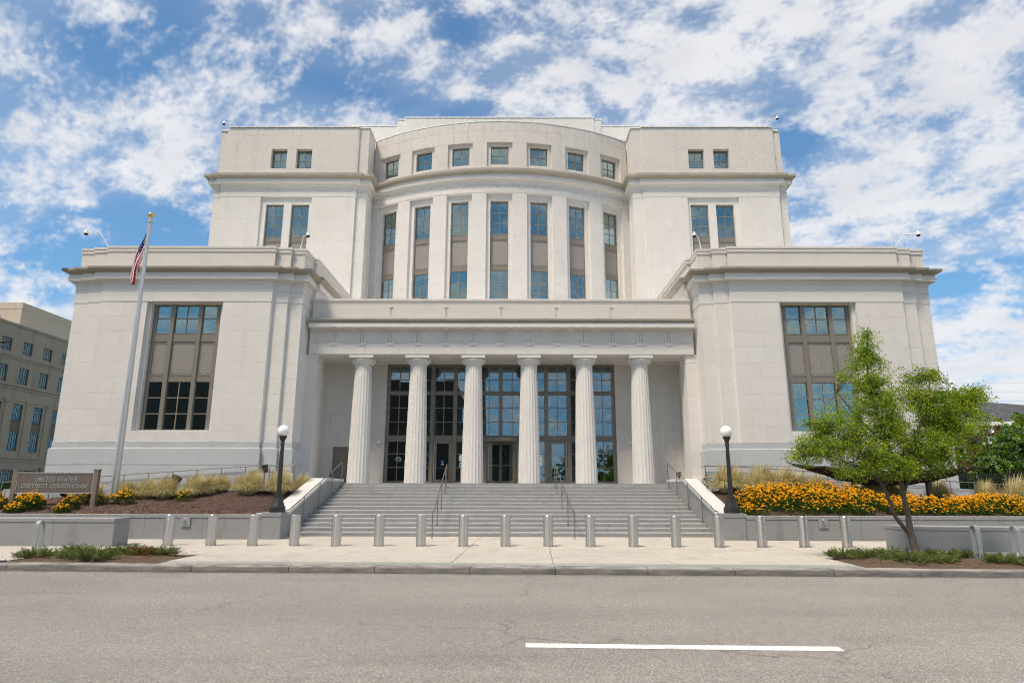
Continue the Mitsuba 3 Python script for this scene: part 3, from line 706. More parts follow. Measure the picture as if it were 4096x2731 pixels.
# revolving door
rk = newkey(f'{CH}__revolving_door'); labels[rk] = {'label': 'glazed revolving door in the middle of the entrance'}
rc = (X0, SY + .62)
m = MB(); m.lathe([(.2, 4.46), (1.14, 4.46), (1.16, 4.48), (1.16, 4.66), (1.14, 4.68), (.2, 4.68)], rc, 56); ent(rk + '__canopy', m, 'bronze_muntin', smooth=30)
m = MB()
for t0, t1 in ((-62, -48), (48, 62)):
    m.cbox(rc, math.radians(t0), math.radians(t1), 1.10, 1.04, 2.1, 4.46, 4)
m.box(-1.25 + X0, -.93 + X0, SY + .02, SY + .12, 2.1, 4.47); m.box(.93 + X0, 1.25 + X0, SY + .02, SY + .12, 2.1, 4.47); ent(rk + '__jamb', m, 'bronze_paint')
for i, a in enumerate((38, 142, 218, 322)):
    a = math.radians(a); u = np.array([math.cos(a), math.sin(a)]); c0 = np.array(rc)
    m = MB()
    def bar(s0, s1, z0, z1, d=.03):
        n_ = np.array([-u[1], u[0]]) * d
        P = [[*(c0 + u * q + n_ * e), z] for z in (z0, z1) for q, e in ((s0, -1), (s1, -1), (s1, 1), (s0, 1))]
        m.add(P, [[0, 3, 2, 1], [4, 5, 6, 7], [0, 1, 5, 4], [1, 2, 6, 5], [2, 3, 7, 6], [3, 0, 4, 7]])
    bar(.02, .10, 2.14, 4.44); bar(.92, 1.0, 2.14, 4.44); bar(.10, .92, 2.14, 2.28); bar(.10, .92, 4.32, 4.44)
    ent(rk + '__wing_frame', m, 'bronze_paint')
    m = MB(); bar(.10, .92, 3.12, 3.15, .05); ent(rk + '__push_bar', m, 'steel')
    m = MB(); p0, p1 = c0 + u * .1, c0 + u * .92; m.quad([*p0, 2.28], [*p1, 2.28], [*p1, 4.32], [*p0, 4.32]); ent(rk + '__pane', m, 'lobby_glass')
# lobby behind the glass
m = MB(); x0, x1, y0, y1, z0, z1 = -8.5, 8.5, BW + .36, 46., 2.105, 9.2
m.quad([x0, y1, z0], [x1, y1, z0], [x1, y1, z1], [x0, y1, z1]); m.quad([x0, y0, z0], [x0, y1, z0], [x0, y1, z1], [x0, y0, z1]); m.quad([x1, y0, z0], [x1, y1, z0], [x1, y1, z1], [x1, y0, z1]); m.quad([x0, y0, z1], [x1, y0, z1], [x1, y1, z1], [x0, y1, z1]); m.quad([x0, y0, z0], [x1, y0, z0], [x1, y1, z0], [x0, y1, z0])
m.box(-8.4, -3.4, 40.2, 40.5, 4.9, 5.4); m.box(3.4, 8.4, 40.2, 40.5, 4.9, 5.4); m.box(-3.4, 3.4, 43, 43.2, 2.1, 9)
ent(f'{CH}__lobby', m, 'lobby')
m = MB(); m.box(-.85, .55, 41.2, 41.9, 2.11, 3.75); ent(f'{CH}__reception_desk', m, 'lobby_stone')

# --- upper block: straight ends and a bowed middle
XU = -.4; AC = (XU, 62.2); AR = 18.0
tE = math.asin(10.0 / AR)
arc = [(XU + AR * math.sin(t), AC[1] - AR * math.cos(t)) for t in np.linspace(-tE, tE, 41)]
left = [(XU - 21.5, 70), (XU - 21.5, 45.2), (XU - 20.87, 45.2), (XU - 20.87, 45.0), (XU - 10.78, 45.0), (XU - 10.78, 45.2), (XU - 10, 45.2)]
UPATH = left + arc + [(2 * XU - x, y) for x, y in left[::-1]]
m = MB(); m.sweep(UPATH, [(0, 23.05), (.03, 23.08), (.03, 23.45), (.0, 23.46), (.0, 23.66), (.03, 23.67), (.03, 23.92)]); ent(f'{CH}__upper_frieze', m, 'limestone')
m = MB(); m.sweep(UPATH, [(.03, 23.90), (.08, 23.95), (.11, 24.03), (.34, 24.05), (.34, 24.08), (.36, 24.24), (.31, 24.26), (.30, 24.41)]); ent(f'{CH}__upper_cornice', m, 'limestone')
m = MB(); m.sweep(UPATH, [(.30, 24.41), (.34, 24.46), (.52, 24.50), (.58, 24.54), (.60, 24.60), (.60, 24.74), (.56, 24.765), (-.06, 24.92)]); ent(f'{CH}__cornice_cap', m, 'weathered_limestone', smooth=35)
# dentils in two alternating rows
m = MB(); P = np.array(UPATH); seg = np.linalg.norm(np.diff(P, axis=0), axis=1)
for i in range(1, len(P) - 2):
    u = (P[i + 1] - P[i]) / seg[i]; nr = np.array([u[1], -u[0]]); nd = max(1, round(seg[i] / .235)); w = seg[i] / nd
    for j in range(nd):
        a = P[i] + u * (j * w + .012); b = P[i] + u * ((j + 1) * w - .012); z = 23.565 if j % 2 else 23.475
        V = [[*(q + nr * o), zz] for o in (-.005, .055) for zz in (z, z + .085) for q in (a, b)]
        m.add(V, [[0, 1, 3, 2], [4, 6, 7, 5], [0, 4, 5, 1], [2, 3, 7, 6], [0, 2, 6, 4], [1, 5, 7, 3]])
k = ent(f'{CH}__dentil_band', m, 'limestone'); labels[k] = {'kind': 'stuff', 'label': 'row of small dentils under the upper cornice'}
ZL = 12.0
UC = [14.4 + i * .865 for i in range(11)]; UC[-1] = 23.05
AT = [24.92 + i * .645 for i in range(6)]
for s in (-1, 1):
    # local frame: x measured from XU, mirrored for the left
    mv = (lambda v: np.stack([2 * XU - v[:, 0], v[:, 1], v[:, 2]], 1)) if s < 0 else (lambda v: v)
    def put(nm, m, mt, **k):
        v, f = m.mesh(mv)
        return ent(f'{CH}__{nm}', (v, f[:, ::-1] if s < 0 else f), mt, **k)
    a, b = XU + 10.78, XU + 20.87
    rx = (XU + 14.02, XU + 17.84)                                # shallow recess round the pair of windows
    w1, w2 = (XU + 14.24, XU + 15.57), (XU + 16.13, XU + 17.47)
    pg = sg.box(a, ZL, b, 23.1).difference(sg.box(rx[0], 14, rx[1], 23.06)); m = MB(); m.poly(pg, 45.03, 45.16)
    pg = sg.box(rx[0] - .2, 13, rx[1] + .2, 23.3).difference(sg.box(w1[0], 14.2, w1[1], 22.55)).difference(sg.box(w2[0], 14.2, w2[1], 22.55)); m.poly(pg, 45.165, 45.5)
    m.sweep([(XU + 10, 47.3), (XU + 10, 45.2), (XU + 10.78, 45.2), (XU + 10.78, 45.0)], [(-.03, ZL), (-.03, 23.1)]); m.sweep([(b, 45.0), (b, 45.2), (XU + 21.5, 45.2), (XU + 21.5, 70)], [(-.03, ZL), (-.03, 23.1)])
    put('upper_wall', m, 'limestone')
    if s > 0: fl = lambda A, B: (A, B)
    else: fl = lambda A, B: ((2 * XU - B[0], B[1]), (2 * XU - A[0], A[1]))
    hl = lambda A, hs: [((h[0] - A[0], h[1] - A[0], *h[2:]) if s > 0 else (b - h[1], b - h[0], *h[2:])) for h in hs]
    clad(*fl((a, 45.0), (b, 45.0)), UC, 1.44, holes=hl((a, 0), [(*rx, 14, 23.06)]))
    for A, B in (((XU + 10, 45.2), (XU + 10.78, 45.2)), ((b, 45.2), (XU + 21.5, 45.2))):
        clad(*fl(A, B), UC, .8)
    clad(*fl((XU + 10, 47.2), (XU + 10, 45.2)), UC, 1.0, name='return_block')
    for A, B in (((XU + 10.78, 45.2), (XU + 10.78, 45.0)), ((b, 45.0), (b, 45.2))):
        m = MB(); m.sweep([A, B], [(-.001, ZL), (-.001, 23.1)]); put('step_return', m, 'limestone')
    for w in (w1, w2):
        wk = newkey(f'{CH}__upper_window'); xc = (w[0] + w[1]) / 2; hw = (w[1] - w[0]) / 2
        if s < 0: xc = 2 * XU - xc
        window(wk, at(xc, 45.36), [(-hw + .06, hw - .06, 2)], [('p', 17.6, 19.60, ()), ('g', 20.05, 22.49, (20.86, 21.67))], (-hw - .01, hw + .01), (17.4, 22.56))
    # attic
    at_h = [(XU + 14.30, XU + 15.49, 25.43, 27.05), (XU + 16.20, XU + 17.40, 25.43, 27.05)]
    pg = sg.box(a, 24.8, b, 28.85)
    for h in at_h: pg = pg.difference(sg.box(h[0], h[2], h[1], h[3]))
    m = MB(); m.poly(pg, 45.12, 45.55)
    m.sweep([(XU + 10.08, 47.4), (XU + 10.08, 45.3), (XU + 10.86, 45.3), (XU + 10.86, 45.1)], [(-.03, 24.8), (-.03, 28.85)]); m.sweep([(b - .08, 45.1), (b - .08, 45.3), (XU + 21.42, 45.3), (XU + 21.42, 70)], [(-.03, 24.8), (-.03, 28.85)])
    put('attic_wall', m, 'limestone_attic')
    zt = AT[:5] + [28.12]
    clad(*fl((a + .08, 45.09), (b - .08, 45.09)), zt, 1.44, mat_='limestone_attic_block', holes=hl((a + (.08 if s > 0 else -.08), 0), at_h) if s > 0 else [(b - .08 - h[1], b - .08 - h[0], *h[2:]) for h in at_h])
    clad(*fl((a + .08, 45.09), (b - .08, 45.09)), [28.12, 28.85], .56, mat_='limestone_attic_block', name='band_block', jitter=.006)
    clad(*fl((XU + 10.05, 45.27), (XU + 10.85, 45.27)), zt + [28.85], .8, mat_='limestone_attic_block', name='attic_block'); clad(*fl((b - .06, 45.27), (XU + 21.42, 45.27)), zt + [28.62], .8, mat_='limestone_attic_block', name='attic_block')
    clad(*fl((XU + 10.05, 47.25), (XU + 10.05, 45.27)), zt + [28.85], 1., mat_='limestone_attic_block', name='attic_block')
    for h in at_h:
        wk = newkey(f'{CH}__attic_window'); xc = (h[0] + h[1]) / 2; hw = (h[1] - h[0]) / 2
        if s < 0: xc = 2 * XU - xc
        window(wk, at(xc, 45.42), [(-hw + .05, hw - .05, 2)], [('g', 25.50, 26.98, (26.22,))], (-hw - .01, hw + .01), (25.42, 27.06))
    m = MB(); m.sweep([(XU + 10, 47.4), (XU + 10, 45.24), (XU + 10.82, 45.24), (XU + 10.82, 45.04), (b - .04, 45.04)], [(.02, 28.85), (.05, 28.86), (.05, 28.90), (-.6, 28.91)]); m.sweep([(b - .06, 45.2), (XU + 21.46, 45.24), (XU + 21.46, 70)], [(.02, 28.62), (.04, 28.63), (.04, 28.66), (-.6, 28.67)]); put('roof_edge', m, 'white_metal')
    m = MB(); m.box(XU + 10.1, XU + 21.3, 45.7, 62, 28.3, 28.45); put('roof', m, 'white_metal')
# the bow
hb = math.radians(3.05); pitch = math.radians(9.53); hw_ = .665
m = MB()
lint = []
ths = [k * pitch for k in range(-3, 4)]
for i in range(8):
    t0 = ths[i - 1] + hb if i else -tE; t1 = ths[i] - hb if i < 7 else tE
    n = 5; gap = .0003
    for r in range(len(UC) - 1):
        q = MB(); q.cbox(AC, t0 + gap, t1 - gap, AR + rng.uniform(-.0015, .0015), AR - .05, UC[r] + .004, UC[r + 1] - .004, 3)
        emit_block(q, 'limestone_block', 'pilaster_block' if i in (0, 7) else 'stone_block')
    m.cbox(AC, t0, t1, AR - .03, AR - .3, ZL, 23.08, n)
for k, t in enumerate(ths):
    m.cbox(AC, t - hb - .002, t + hb + .002, AR - .24, AR - .5, 22.53, 23.2, 4)            # lintel in the recess
    tw = math.asin(hw_ / (AR - .25))
    for a, b in ((t - hb - .002, t - tw), (t + tw, t + hb + .002)):
        m.cbox(AC, a, b, AR - .24, AR - .75, ZL, 22.53, 2)
    m.cbox(AC, t - tw - .002, t + tw + .002, AR - .50, AR - .75, 22.53, 22.6, 2)
    wk = newkey(f'{CH}__bow_window'); r = AR - .46
    xf = at(AC[0] + r * math.sin(t), AC[1] - r * math.cos(t), t)
    window(wk, xf, [(-.61, .61, 2)], [('g', 14.2, 17.17, (14.62, 15.46, 16.30)), ('p', 17.57, 19.53, ()), ('g', 20.02, 22.42, (20.82, 21.62))], (-.67, .67), (14.1, 22.53))
m.cbox(AC, -tE, tE, AR + .0, AR - .5, 23.0, 24.0, 40)
ent(f'{CH}__bow_wall', m, 'limestone')
m = MB()
for i in range(8):                                          # attic of the bow, round its seven square windows
    t0 = ths[i - 1] + hb if i else -tE - .004; t1 = ths[i] - hb if i < 7 else tE + .004
    m.cbox(AC, t0, t1, AR - .07, AR - .5, 24.8, 28.85, 4)
    zt = [24.93, 25.55, 26.3, 27.15]
    for r in range(3):
        q = MB(); q.cbox(AC, t0 + .0003, t1 - .0003, AR - .04 + rng.uniform(-.0015, .0015), AR - .08, zt[r] + .004, zt[r + 1] - .004, 3); emit_block(q, 'limestone_attic_block', 'bow_block')
for t in ths:
    m.cbox(AC, t - hb - .001, t + hb + .001, AR - .07, AR - .5, 24.8, 25.20, 3); m.cbox(AC, t - hb - .001, t + hb + .001, AR - .07, AR - .5, 27.13, 28.85, 3)
    tw = math.asin(hw_ / (AR - .25))
    for a, b in ((t - hb - .001, t - tw), (t + tw, t + hb + .001)):
        m.cbox(AC, a, b, AR - .24, AR - .6, 25.1, 27.2, 2)
    m.cbox(AC, t - tw - .002, t + tw + .002, AR - .241, AR - .6, 25.1, 25.42, 2); m.cbox(AC, t - tw - .002, t + tw + .002, AR - .241, AR - .6, 26.92, 27.2, 2)
    wk = newkey(f'{CH}__attic_window'); r = AR - .40
    window(wk, at(AC[0] + r * math.sin(t), AC[1] - r * math.cos(t), t), [(-.61, .61, 2)], [('g', 25.49, 26.86, (26.17,))], (-.67, .67), (25.41, 26.93))
ent(f'{CH}__bow_attic', m, 'limestone_attic')
nb = 36
for r, (za, zb) in enumerate(((27.15, 28.12), (28.12, 28.85))):
    n_ = 18 if r == 0 else nb
    for i in range(n_):
        q = MB(); t0 = -tE + 2 * tE * i / n_; t1 = -tE + 2 * tE * (i + 1) / n_
        q.cbox(AC, t0 + .0003, t1 - .0003, AR - .04 + rng.uniform(-.006, .006) * (r == 1), AR - .08, za + .004, zb - .004, 2); emit_block(q, 'limestone_attic_block', 'bow_block')
m = MB(); m.cbox(AC, -tE, tE, AR, AR - .6, 28.85, 28.91, 40); ent(f'{CH}__roof_edge', m, 'white_metal')
# dark rooms behind the upper windows
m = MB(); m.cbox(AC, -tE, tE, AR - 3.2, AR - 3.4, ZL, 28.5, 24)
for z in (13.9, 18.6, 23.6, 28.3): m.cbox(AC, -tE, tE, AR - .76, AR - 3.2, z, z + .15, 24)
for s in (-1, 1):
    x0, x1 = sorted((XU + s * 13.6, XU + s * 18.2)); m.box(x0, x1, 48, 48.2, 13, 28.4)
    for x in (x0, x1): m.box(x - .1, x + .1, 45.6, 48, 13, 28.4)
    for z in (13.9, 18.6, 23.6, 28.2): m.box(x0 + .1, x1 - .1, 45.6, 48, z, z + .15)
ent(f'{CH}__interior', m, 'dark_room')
# penthouse
for x0, x1, y, zt in ((-13.73, -9.64, 52.0, 33.2), (8.38, 12.4, 52.0, 33.2), (-9.64, -8.98, 51.9, 33.76), (7.72, 8.38, 51.9, 33.76), (-8.98, 7.72, 51.8, 33.9)):
    m = MB(); m.box(x0, x1, y, 64, 28.4, zt - .1); ent(f'{CH}__penthouse', m, 'penthouse_panel')
    n = max(1, round((x1 - x0) / 2.05))
    for i in range(n):
        for za, zb in ((28.5, 30.8), (30.8, zt - .12)):
            m = MB(); w = (x1 - x0) / n; m.box(x0 + i * w + .012, x0 + (i + 1) * w - .012, y - .03, y - .002, za + .012, zb - .012); ent(f'{CH}__penthouse_panel', m, 'penthouse_panel')
    m = MB(); m.box(x0 - .03, x1 + .03, y - .08, 64, zt - .1, zt); ent(f'{CH}__roof_edge', m, 'white_metal')
for mt, parts in rest.items():
    v, f, u, n = [], [], [], 0
    for a, b, c in parts:
        v.append(a); f.append(b + n); u.append(c); n += len(a)
    k = newkey(f'{CH}__facing_blocks'); scene[k] = ply((np.vstack(v), np.vstack(f)), mt, uv=np.vstack(u)); labels[k] = {'kind': 'stuff', 'label': {'granite_block': 'smooth grey granite blocks of the base', 'limestone_attic_block': 'buff limestone blocks of attic and parapets', 'limestone_block': 'smaller pale limestone blocks of porch and upper walls'}[mt]}

# ---------------------------------------------------------------- steps, cheek walls, handrails
SX0, SX1, SY0, TR, RI = -8.04, 8.54, 26.32, .592, .15
st = thing('steps', 'wide flight of grey granite steps rising to the columns', 'steps', key='steps')
for k in range(1, 15):
    y = SY0 + (k - 1) * TR; n = 7; off = rng.uniform(.2, .8) * (SX1 - SX0) / n
    e = [SX0] + [SX0 + off + i * (SX1 - SX0) / n for i in range(n) if off + i * (SX1 - SX0) / n < SX1 - SX0 - .3] + [SX1]
    for i in range(len(e) - 1):
        m = MB(); a, b = e[i] + .004, e[i + 1] - .004; z0, z1 = (k - 1) * RI - .02, k * RI; dy, dz = rng.normal(0, .003), rng.normal(0, .0015); c = .012
        pr = [(y + .012 + dy, z0), (y + dy, z1 - .05 + dz), (y + dy, z1 - c + dz), (y + c + dy, z1 + dz), (y + TR + .03, z1 + .004 + dz), (y + TR + .03, z0)]
        v = [[x, yy, zz] for x in (a, b) for yy, zz in pr]
        m.add(v, [[q, q + 1, q + 7, q + 6] for q in range(5)]); m.add(v, [[0, 5, 4], [0, 4, 3], [0, 3, 2], [0, 2, 1], [6, 10, 11], [6, 9, 10], [6, 8, 9], [6, 7, 8]])
        ent('steps__stone', m, 'granite_step')
m = MB(); m.box(SX0, SX1, SY0 + .2, 34.2, -.3, -.02)
for k in range(1, 14): m.box(SX0 + .01, SX1 - .01, SY0 + k * TR + .05, 34.2, (k - 1) * RI - .02, k * RI - .03)
ent('steps__core', m, 'granite_step')


def cheek(side, xi, xo, label):
    """xi: the face to the steps, xo: the outer face."""
    k = thing('cheek_wall', label, 'stair wall', 'sloping walls beside the steps')
    prof = [(24.76, -.2), (24.76, .80), (26.1, .80), (31.05, 2.17), (34.1, 2.17), (34.1, -.2)]
    pg = sg.Polygon([(y, z) for y, z in prof]); t = trimesh.creation.extrude_polygon(pg, abs(xo - xi) - .02, engine='earcut')
    v = t.vertices; lo = min(xi, xo) + .01
    m = MB(); m.add(np.stack([lo + v[:, 2], v[:, 0], v[:, 1]], 1), t.faces); ent(k + '__wall', m, 'granite_wall')
    pts = [(24.74, .93), (26.1, .93), (27.75, 1.385), (29.4, 1.84), (31.05, 2.295), (32.6, 2.295), (34.12, 2.295)]
    x0, x1 = min(xi, xo) - .012, max(xi, xo) + .012
    for i in range(len(pts) - 1):
        (ya, za), (yb, zb) = pts[i], pts[i + 1]
        m = MB(); P = [[x, y, z + dz] for y, z in ((ya + .004, za), (yb - .004, zb)) for x, dz in ((x0, -.13), (x0, -.012), (x0 + .012, 0), (x1 - .012, 0), (x1, -.012), (x1, -.13))]
        m.add(P, [[q, q + 1, q + 7, q + 6] for q in range(5)] + [[5, 0, 6, 11]]); m.add(P, [[0, 2, 1], [0, 3, 2], [0, 4, 3], [0, 5, 4], [6, 7, 8], [6, 8, 9], [6, 9, 10], [6, 10, 11]])
        ent(k + '__coping_stone', m, 'granite_cap')
    return k


cheek('l', SX0, -8.77, 'sloping granite wall with a white coping along the left end of the steps')
cheek('r', SX1, 9.24, 'sloping granite wall with a white coping along the right end of the steps')


def handrail(label, top, posts, group):
    k = thing('handrail', label, 'handrail', group)
    m = MB(); m.tube(top, .024, 8); ent(k + '__rail', m, 'rail_metal', smooth=40)
    for a, b in posts:
        m = MB(); m.tube([a, b], .019, 8); ent(k + '__post', m, 'rail_metal', smooth=40)
    return k


def stair_z(y):
    return max(0., min(14, math.floor((y - SY0) / TR) + 1)) * RI if y > SY0 else 0.


for sgn, lab in ((-1, 'wall-side handrail beside the left stair wall'), (1, 'wall-side handrail beside the right stair wall')):
    x = SX0 + .09 if sgn < 0 else SX1 - .10
    rz = lambda y: 1.0 + (y - 25.85) * .281
    tp = [[x, 25.5, .93], [x, 25.55, .99], [x, 25.6, 1.0], [x, 25.85, 1.0], [x, 26.2, rz(26.2)], [x, 29, rz(29)], [x, 33.2, rz(33.2)], [x, 33.35, rz(33.35) - .01], [x, 33.4, rz(33.35) - .06]]
    ps = [([x, y, stair_z(y) - .02], [x, y, rz(y)]) for y in (27.62, 29.74, 31.68)] + [([x, 33.4, 1.9], [x, 33.4, rz(33.35) - .04]), ([x, 25.5, .0], [x, 25.5, .95])]
    handrail(lab, tp, ps, 'handrails at the ends of the steps')
for A, B, lab in (((-2.32, 25.07), (-2.66, 33.3), 'free-standing handrail on the left half of the steps'), ((2.98, 25.22), (2.75, 33.3), 'free-standing handrail on the right half of the steps')):
    A, B = np.array(A), np.array(B); P = lambda y: A + (B - A) * (y - A[1]) / (B[1] - A[1])
    rz = lambda y: 1.0 + (y - 25.75) * .272
    tp = [[*A, .9], [*A, .97], [*P(A[1] + .06), 1.0], [*P(25.75), 1.0], [*P(28), rz(28)], [*P(32.9), rz(32.9)], [*P(33.2), rz(33.2) - .01], [*P(33.28), rz(33.2) - .08]]
    ps = [([*A, 0], [*A, .93])] + [([*P(y), stair_z(y) - .02], [*P(y), rz(y)]) for y in (27.5, 29.87, 32.24)] + [([*P(33.28), 1.8], [*P(33.28), rz(33.2) - .05])]
    handrail(lab, tp, ps, 'free-standing handrails on the steps')

# ---------------------------------------------------------------- retaining walls, seat walls
def granite_run(key, pts, z0, z1, thick, cap, L, capw=.02, mat_='granite_wall', capmat='granite_wall'):
    """Blocks and cap stones along a plan path; outward (the visible face) to the right of travel."""
    for i in range(len(pts) - 1):
        A, B = np.array(pts[i], float), np.array(pts[i + 1], float); d = np.linalg.norm(B - A); u = (B - A) / d; nr = np.array([u[1], -u[0]])
        n = max(1, round(d / L))
        for j in range(n):
            for nm, a0, b0, o, mt in (('stone', z0, z1 - cap - .006, 0., mat_), ('cap_stone', z1 - cap, z1, capw, capmat)):
                m = MB(); s0_, s1_ = d * j / n + .004, d * (j + 1) / n - .004; c = .012
                pr = [(o, a0), (o, b0 - c), (o - c, b0), (-thick + c, b0), (-thick, b0 - c), (-thick, a0)]
                V = [[*(A + u * s_ + nr * q), z] for s_ in (s0_, s1_) for q, z in pr]
                m.add(V, [[q, q + 1, q + 7, q + 6] for q in range(5)]); m.add(V, [[0, 2, 1], [0, 3, 2], [0, 4, 3], [0, 5, 4], [6, 7, 8], [6, 8, 9], [6, 9, 10], [6, 10, 11]])
                ent(f'{key}__{nm}', m, mt)


k = thing('retaining_wall', 'low grey granite wall holding the planted bank left of the steps', 'wall')
granite_run(k, [(-30, 24.80), (-8.56, 24.72)], -.2, .88, .3, .13, 2.05)
k = thing('retaining_wall', 'low grey granite wall holding the flower bed right of the steps', 'wall')
granite_run(k, [(9.2, 24.66), (32, 24.62)], -.2, .87, .3, .13, 2.05)
for x0, x1, lab in ((-8.545, -7.84, 'square granite pedestal under the left globe lamp'), (8.40, 9.19, 'square granite pedestal under the right globe lamp')):
    k = thing('lamp_pedestal', lab, 'pedestal', 'granite pedestals under the globe lamps')
    m = MB(); m.box(x0, x1, 24.69, 25.45, -.2, .80); ent(k + '__block', m, 'granite_wall')
    m = MB(); m.box(x0 - .012, x1 + .012, 24.67, 25.47, .803, .945); ent(k + '__cap', m, 'granite_wall')
k = thing('seat_wall', 'low granite seat wall at the left edge of the sidewalk', 'seat wall')
granite_run(k, [(-20, 21.78), (-12.06, 21.55)], -.2, .86, .82, .12, 1.9)
k = thing('seat_wall', 'low granite seat wall behind the bicycle racks on the right', 'seat wall')
granite_run(k, [(12.54, 21.62), (12.71, 20.84), (22, 19.35)], -.2, .71, .80, .11, 1.9, capw=.012)
for x, lab in ((-11.33, 'small grey wheelchair access plaque on the left retaining wall'), (11.98, 'small grey wheelchair access plaque on the right retaining wall')):
    k = thing('access_plaque', lab, 'plaque', 'wheelchair plaques on the retaining walls')
    y = 24.70 if x < 0 else 24.63
    m = MB(); m.box(x - .17, x + .17, y - .03, y + .0, .45, .77); ent(k + '__plate', m, 'plaque')
    m = MB(); yy = y - .034
    m.tube([[x + .012 + .055 * math.cos(a), yy, .585 + .055 * math.sin(a)] for a in np.linspace(2.0, 5.9, 12)], .009, 6)
    m.tube([[x - .02, yy, .665], [x - .012, yy, .61], [x + .04, yy, .61], [x + .062, yy, .55], [x + .09, yy, .55]], .011, 6)
    m.lathe([(0, .68), (.016, .685), (.02, .70), (.016, .715), (0, .72)], (x - .024, yy), 8)
    for a, b in ((-.07, -.015), (.0, .06)): m.box(x + a, x + b, yy - .002, yy + .004, .49, .503)
    ent(k + '__symbol', m, 'plaque_ink')
    m = MB(); m.lathe([(0, 0), (.026, .0), (.026, .012), (0, .014)], (0, 0), 14); v, f = m.mesh(); ent(k + '__push_button', (np.stack([v[:, 0] + x - .0, y - .03 - v[:, 2], v[:, 1] + .735], 1), f), 'white_enamel')

# ---------------------------------------------------------------- bollards
m = MB(); m.lathe([(.168, -.03), (.168, .012), (.168, .012), (.160, .014), (.160, .014), (.160, .845), (.160, .845), (.156, .849), (.156, .849), (.156, .858), (.156, .858), (.160, .862), (.160, .862), (.160, .952), (.160, .952), (.152, .972), (.14, .979), (.14, .979), (0, .982)], (0, 0), 40)
vb, fb = m.mesh()
bp = ply((vb, fb), 'brushed_steel', smooth=True, uv=np.stack([vb[:, 2] - .5 * np.hypot(vb[:, 0], vb[:, 1]), np.arctan2(vb[:, 1], vb[:, 0])], 1))
names = ['leftmost steel bollard, beside the left seat wall', 'second steel bollard from the left, in front of the planted bank', 'third steel bollard from the left, in front of the planted bank', 'steel bollard in front of the left lamp pedestal']
names += ['first steel bollard in front of the steps from the left', 'second steel bollard in front of the steps from the left', 'third steel bollard in front of the steps, left of the left free-standing handrail', 'fourth steel bollard in front of the steps, right of the left free-standing handrail', 'steel bollard just left of the middle of the steps', 'steel bollard just right of the middle of the steps', 'steel bollard left of the foot of the right free-standing handrail', 'steel bollard right of the right free-standing handrail', 'last steel bollard in front of the steps on the right']
names += ['steel bollard in front of the right lamp pedestal', 'steel bollard right of the right lamp, left of the access plaque', 'steel bollard just right of the right access plaque', 'rightmost steel bollard, nearest the street tree']
bx = [-10.51, -9.11, -7.76, -6.40, -5.04, -3.65, -2.29, -.92, .44, 1.82, 3.18, 4.56, 5.93, 7.31, 8.68, 10.03, 11.39]
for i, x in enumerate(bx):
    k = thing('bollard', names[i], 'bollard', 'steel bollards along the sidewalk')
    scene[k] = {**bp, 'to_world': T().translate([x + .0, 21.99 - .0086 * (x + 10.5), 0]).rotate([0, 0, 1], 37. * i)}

# ---------------------------------------------------------------- globe lamps
for x, lab in ((-8.13, 'black iron lamp post with a white globe left of the steps'), (8.83, 'black iron lamp post with a white globe right of the steps')):
    k = thing('street_lamp', lab, 'lamp post', 'globe lamps on either side of the steps'); y = 25.08; z0 = .946
    def octo(prof, n=8, rot=math.pi / 8):
        m = MB(); prof = np.array(prof); a = np.arange(n) * 2 * np.pi / n + rot
        v = np.stack([np.stack([x + r * np.cos(a), y + r * np.sin(a), np.full(n, z)], 1) for r, z in prof]).reshape(-1, 3)
        return m.add(v, [[i * n + q, i * n + (q + 1) % n, (i + 1) * n + (q + 1) % n, (i + 1) * n + q] for i in range(len(prof) - 1) for q in range(n)])
    ent(k + '__base', octo([(.29, z0), (.29, z0 + .17), (.275, z0 + .21), (.25, z0 + .225), (.235, z0 + .27), (.19, z0 + .38), (.155, z0 + .52), (.15, z0 + .55), (.155, z0 + .56), (.155, z0 + .60), (.12, z0 + .62), (0, z0 + .63)]), 'black_iron', smooth=30)
    m = MB(); a = np.arange(32) * 2 * np.pi / 32; V = []
    for z, r in ((z0 + .6, .098), (z0 + 2.50, .066)):
        rr = r * (1 - .10 * (np.cos(8 * a) < 0)); V.append(np.stack([x + rr * np.cos(a), y + rr * np.sin(a), np.full(32, z)], 1))
    m.add(np.vstack(V), [[q, (q + 1) % 32, 32 + (q + 1) % 32, 32 + q] for q in range(32)]); ent(k + '__shaft', m, 'black_iron')
    m = MB(); m.lathe([(.066, z0 + 2.48), (.085, z0 + 2.50), (.085, z0 + 2.53), (.07, z0 + 2.55), (.07, z0 + 2.60), (.085, z0 + 2.66), (.125, z0 + 2.75), (.15, z0 + 2.785), (.15, z0 + 2.82), (.10, z0 + 2.83)], (x, y), 24); ent(k + '__capital', m, 'black_iron', smooth=35)
    s_ = trimesh.creation.icosphere(3, .222); s_.apply_translation([x, y, z0 + 3.015]); ent(k + '__globe', s_, 'lamp_globe', smooth=True)

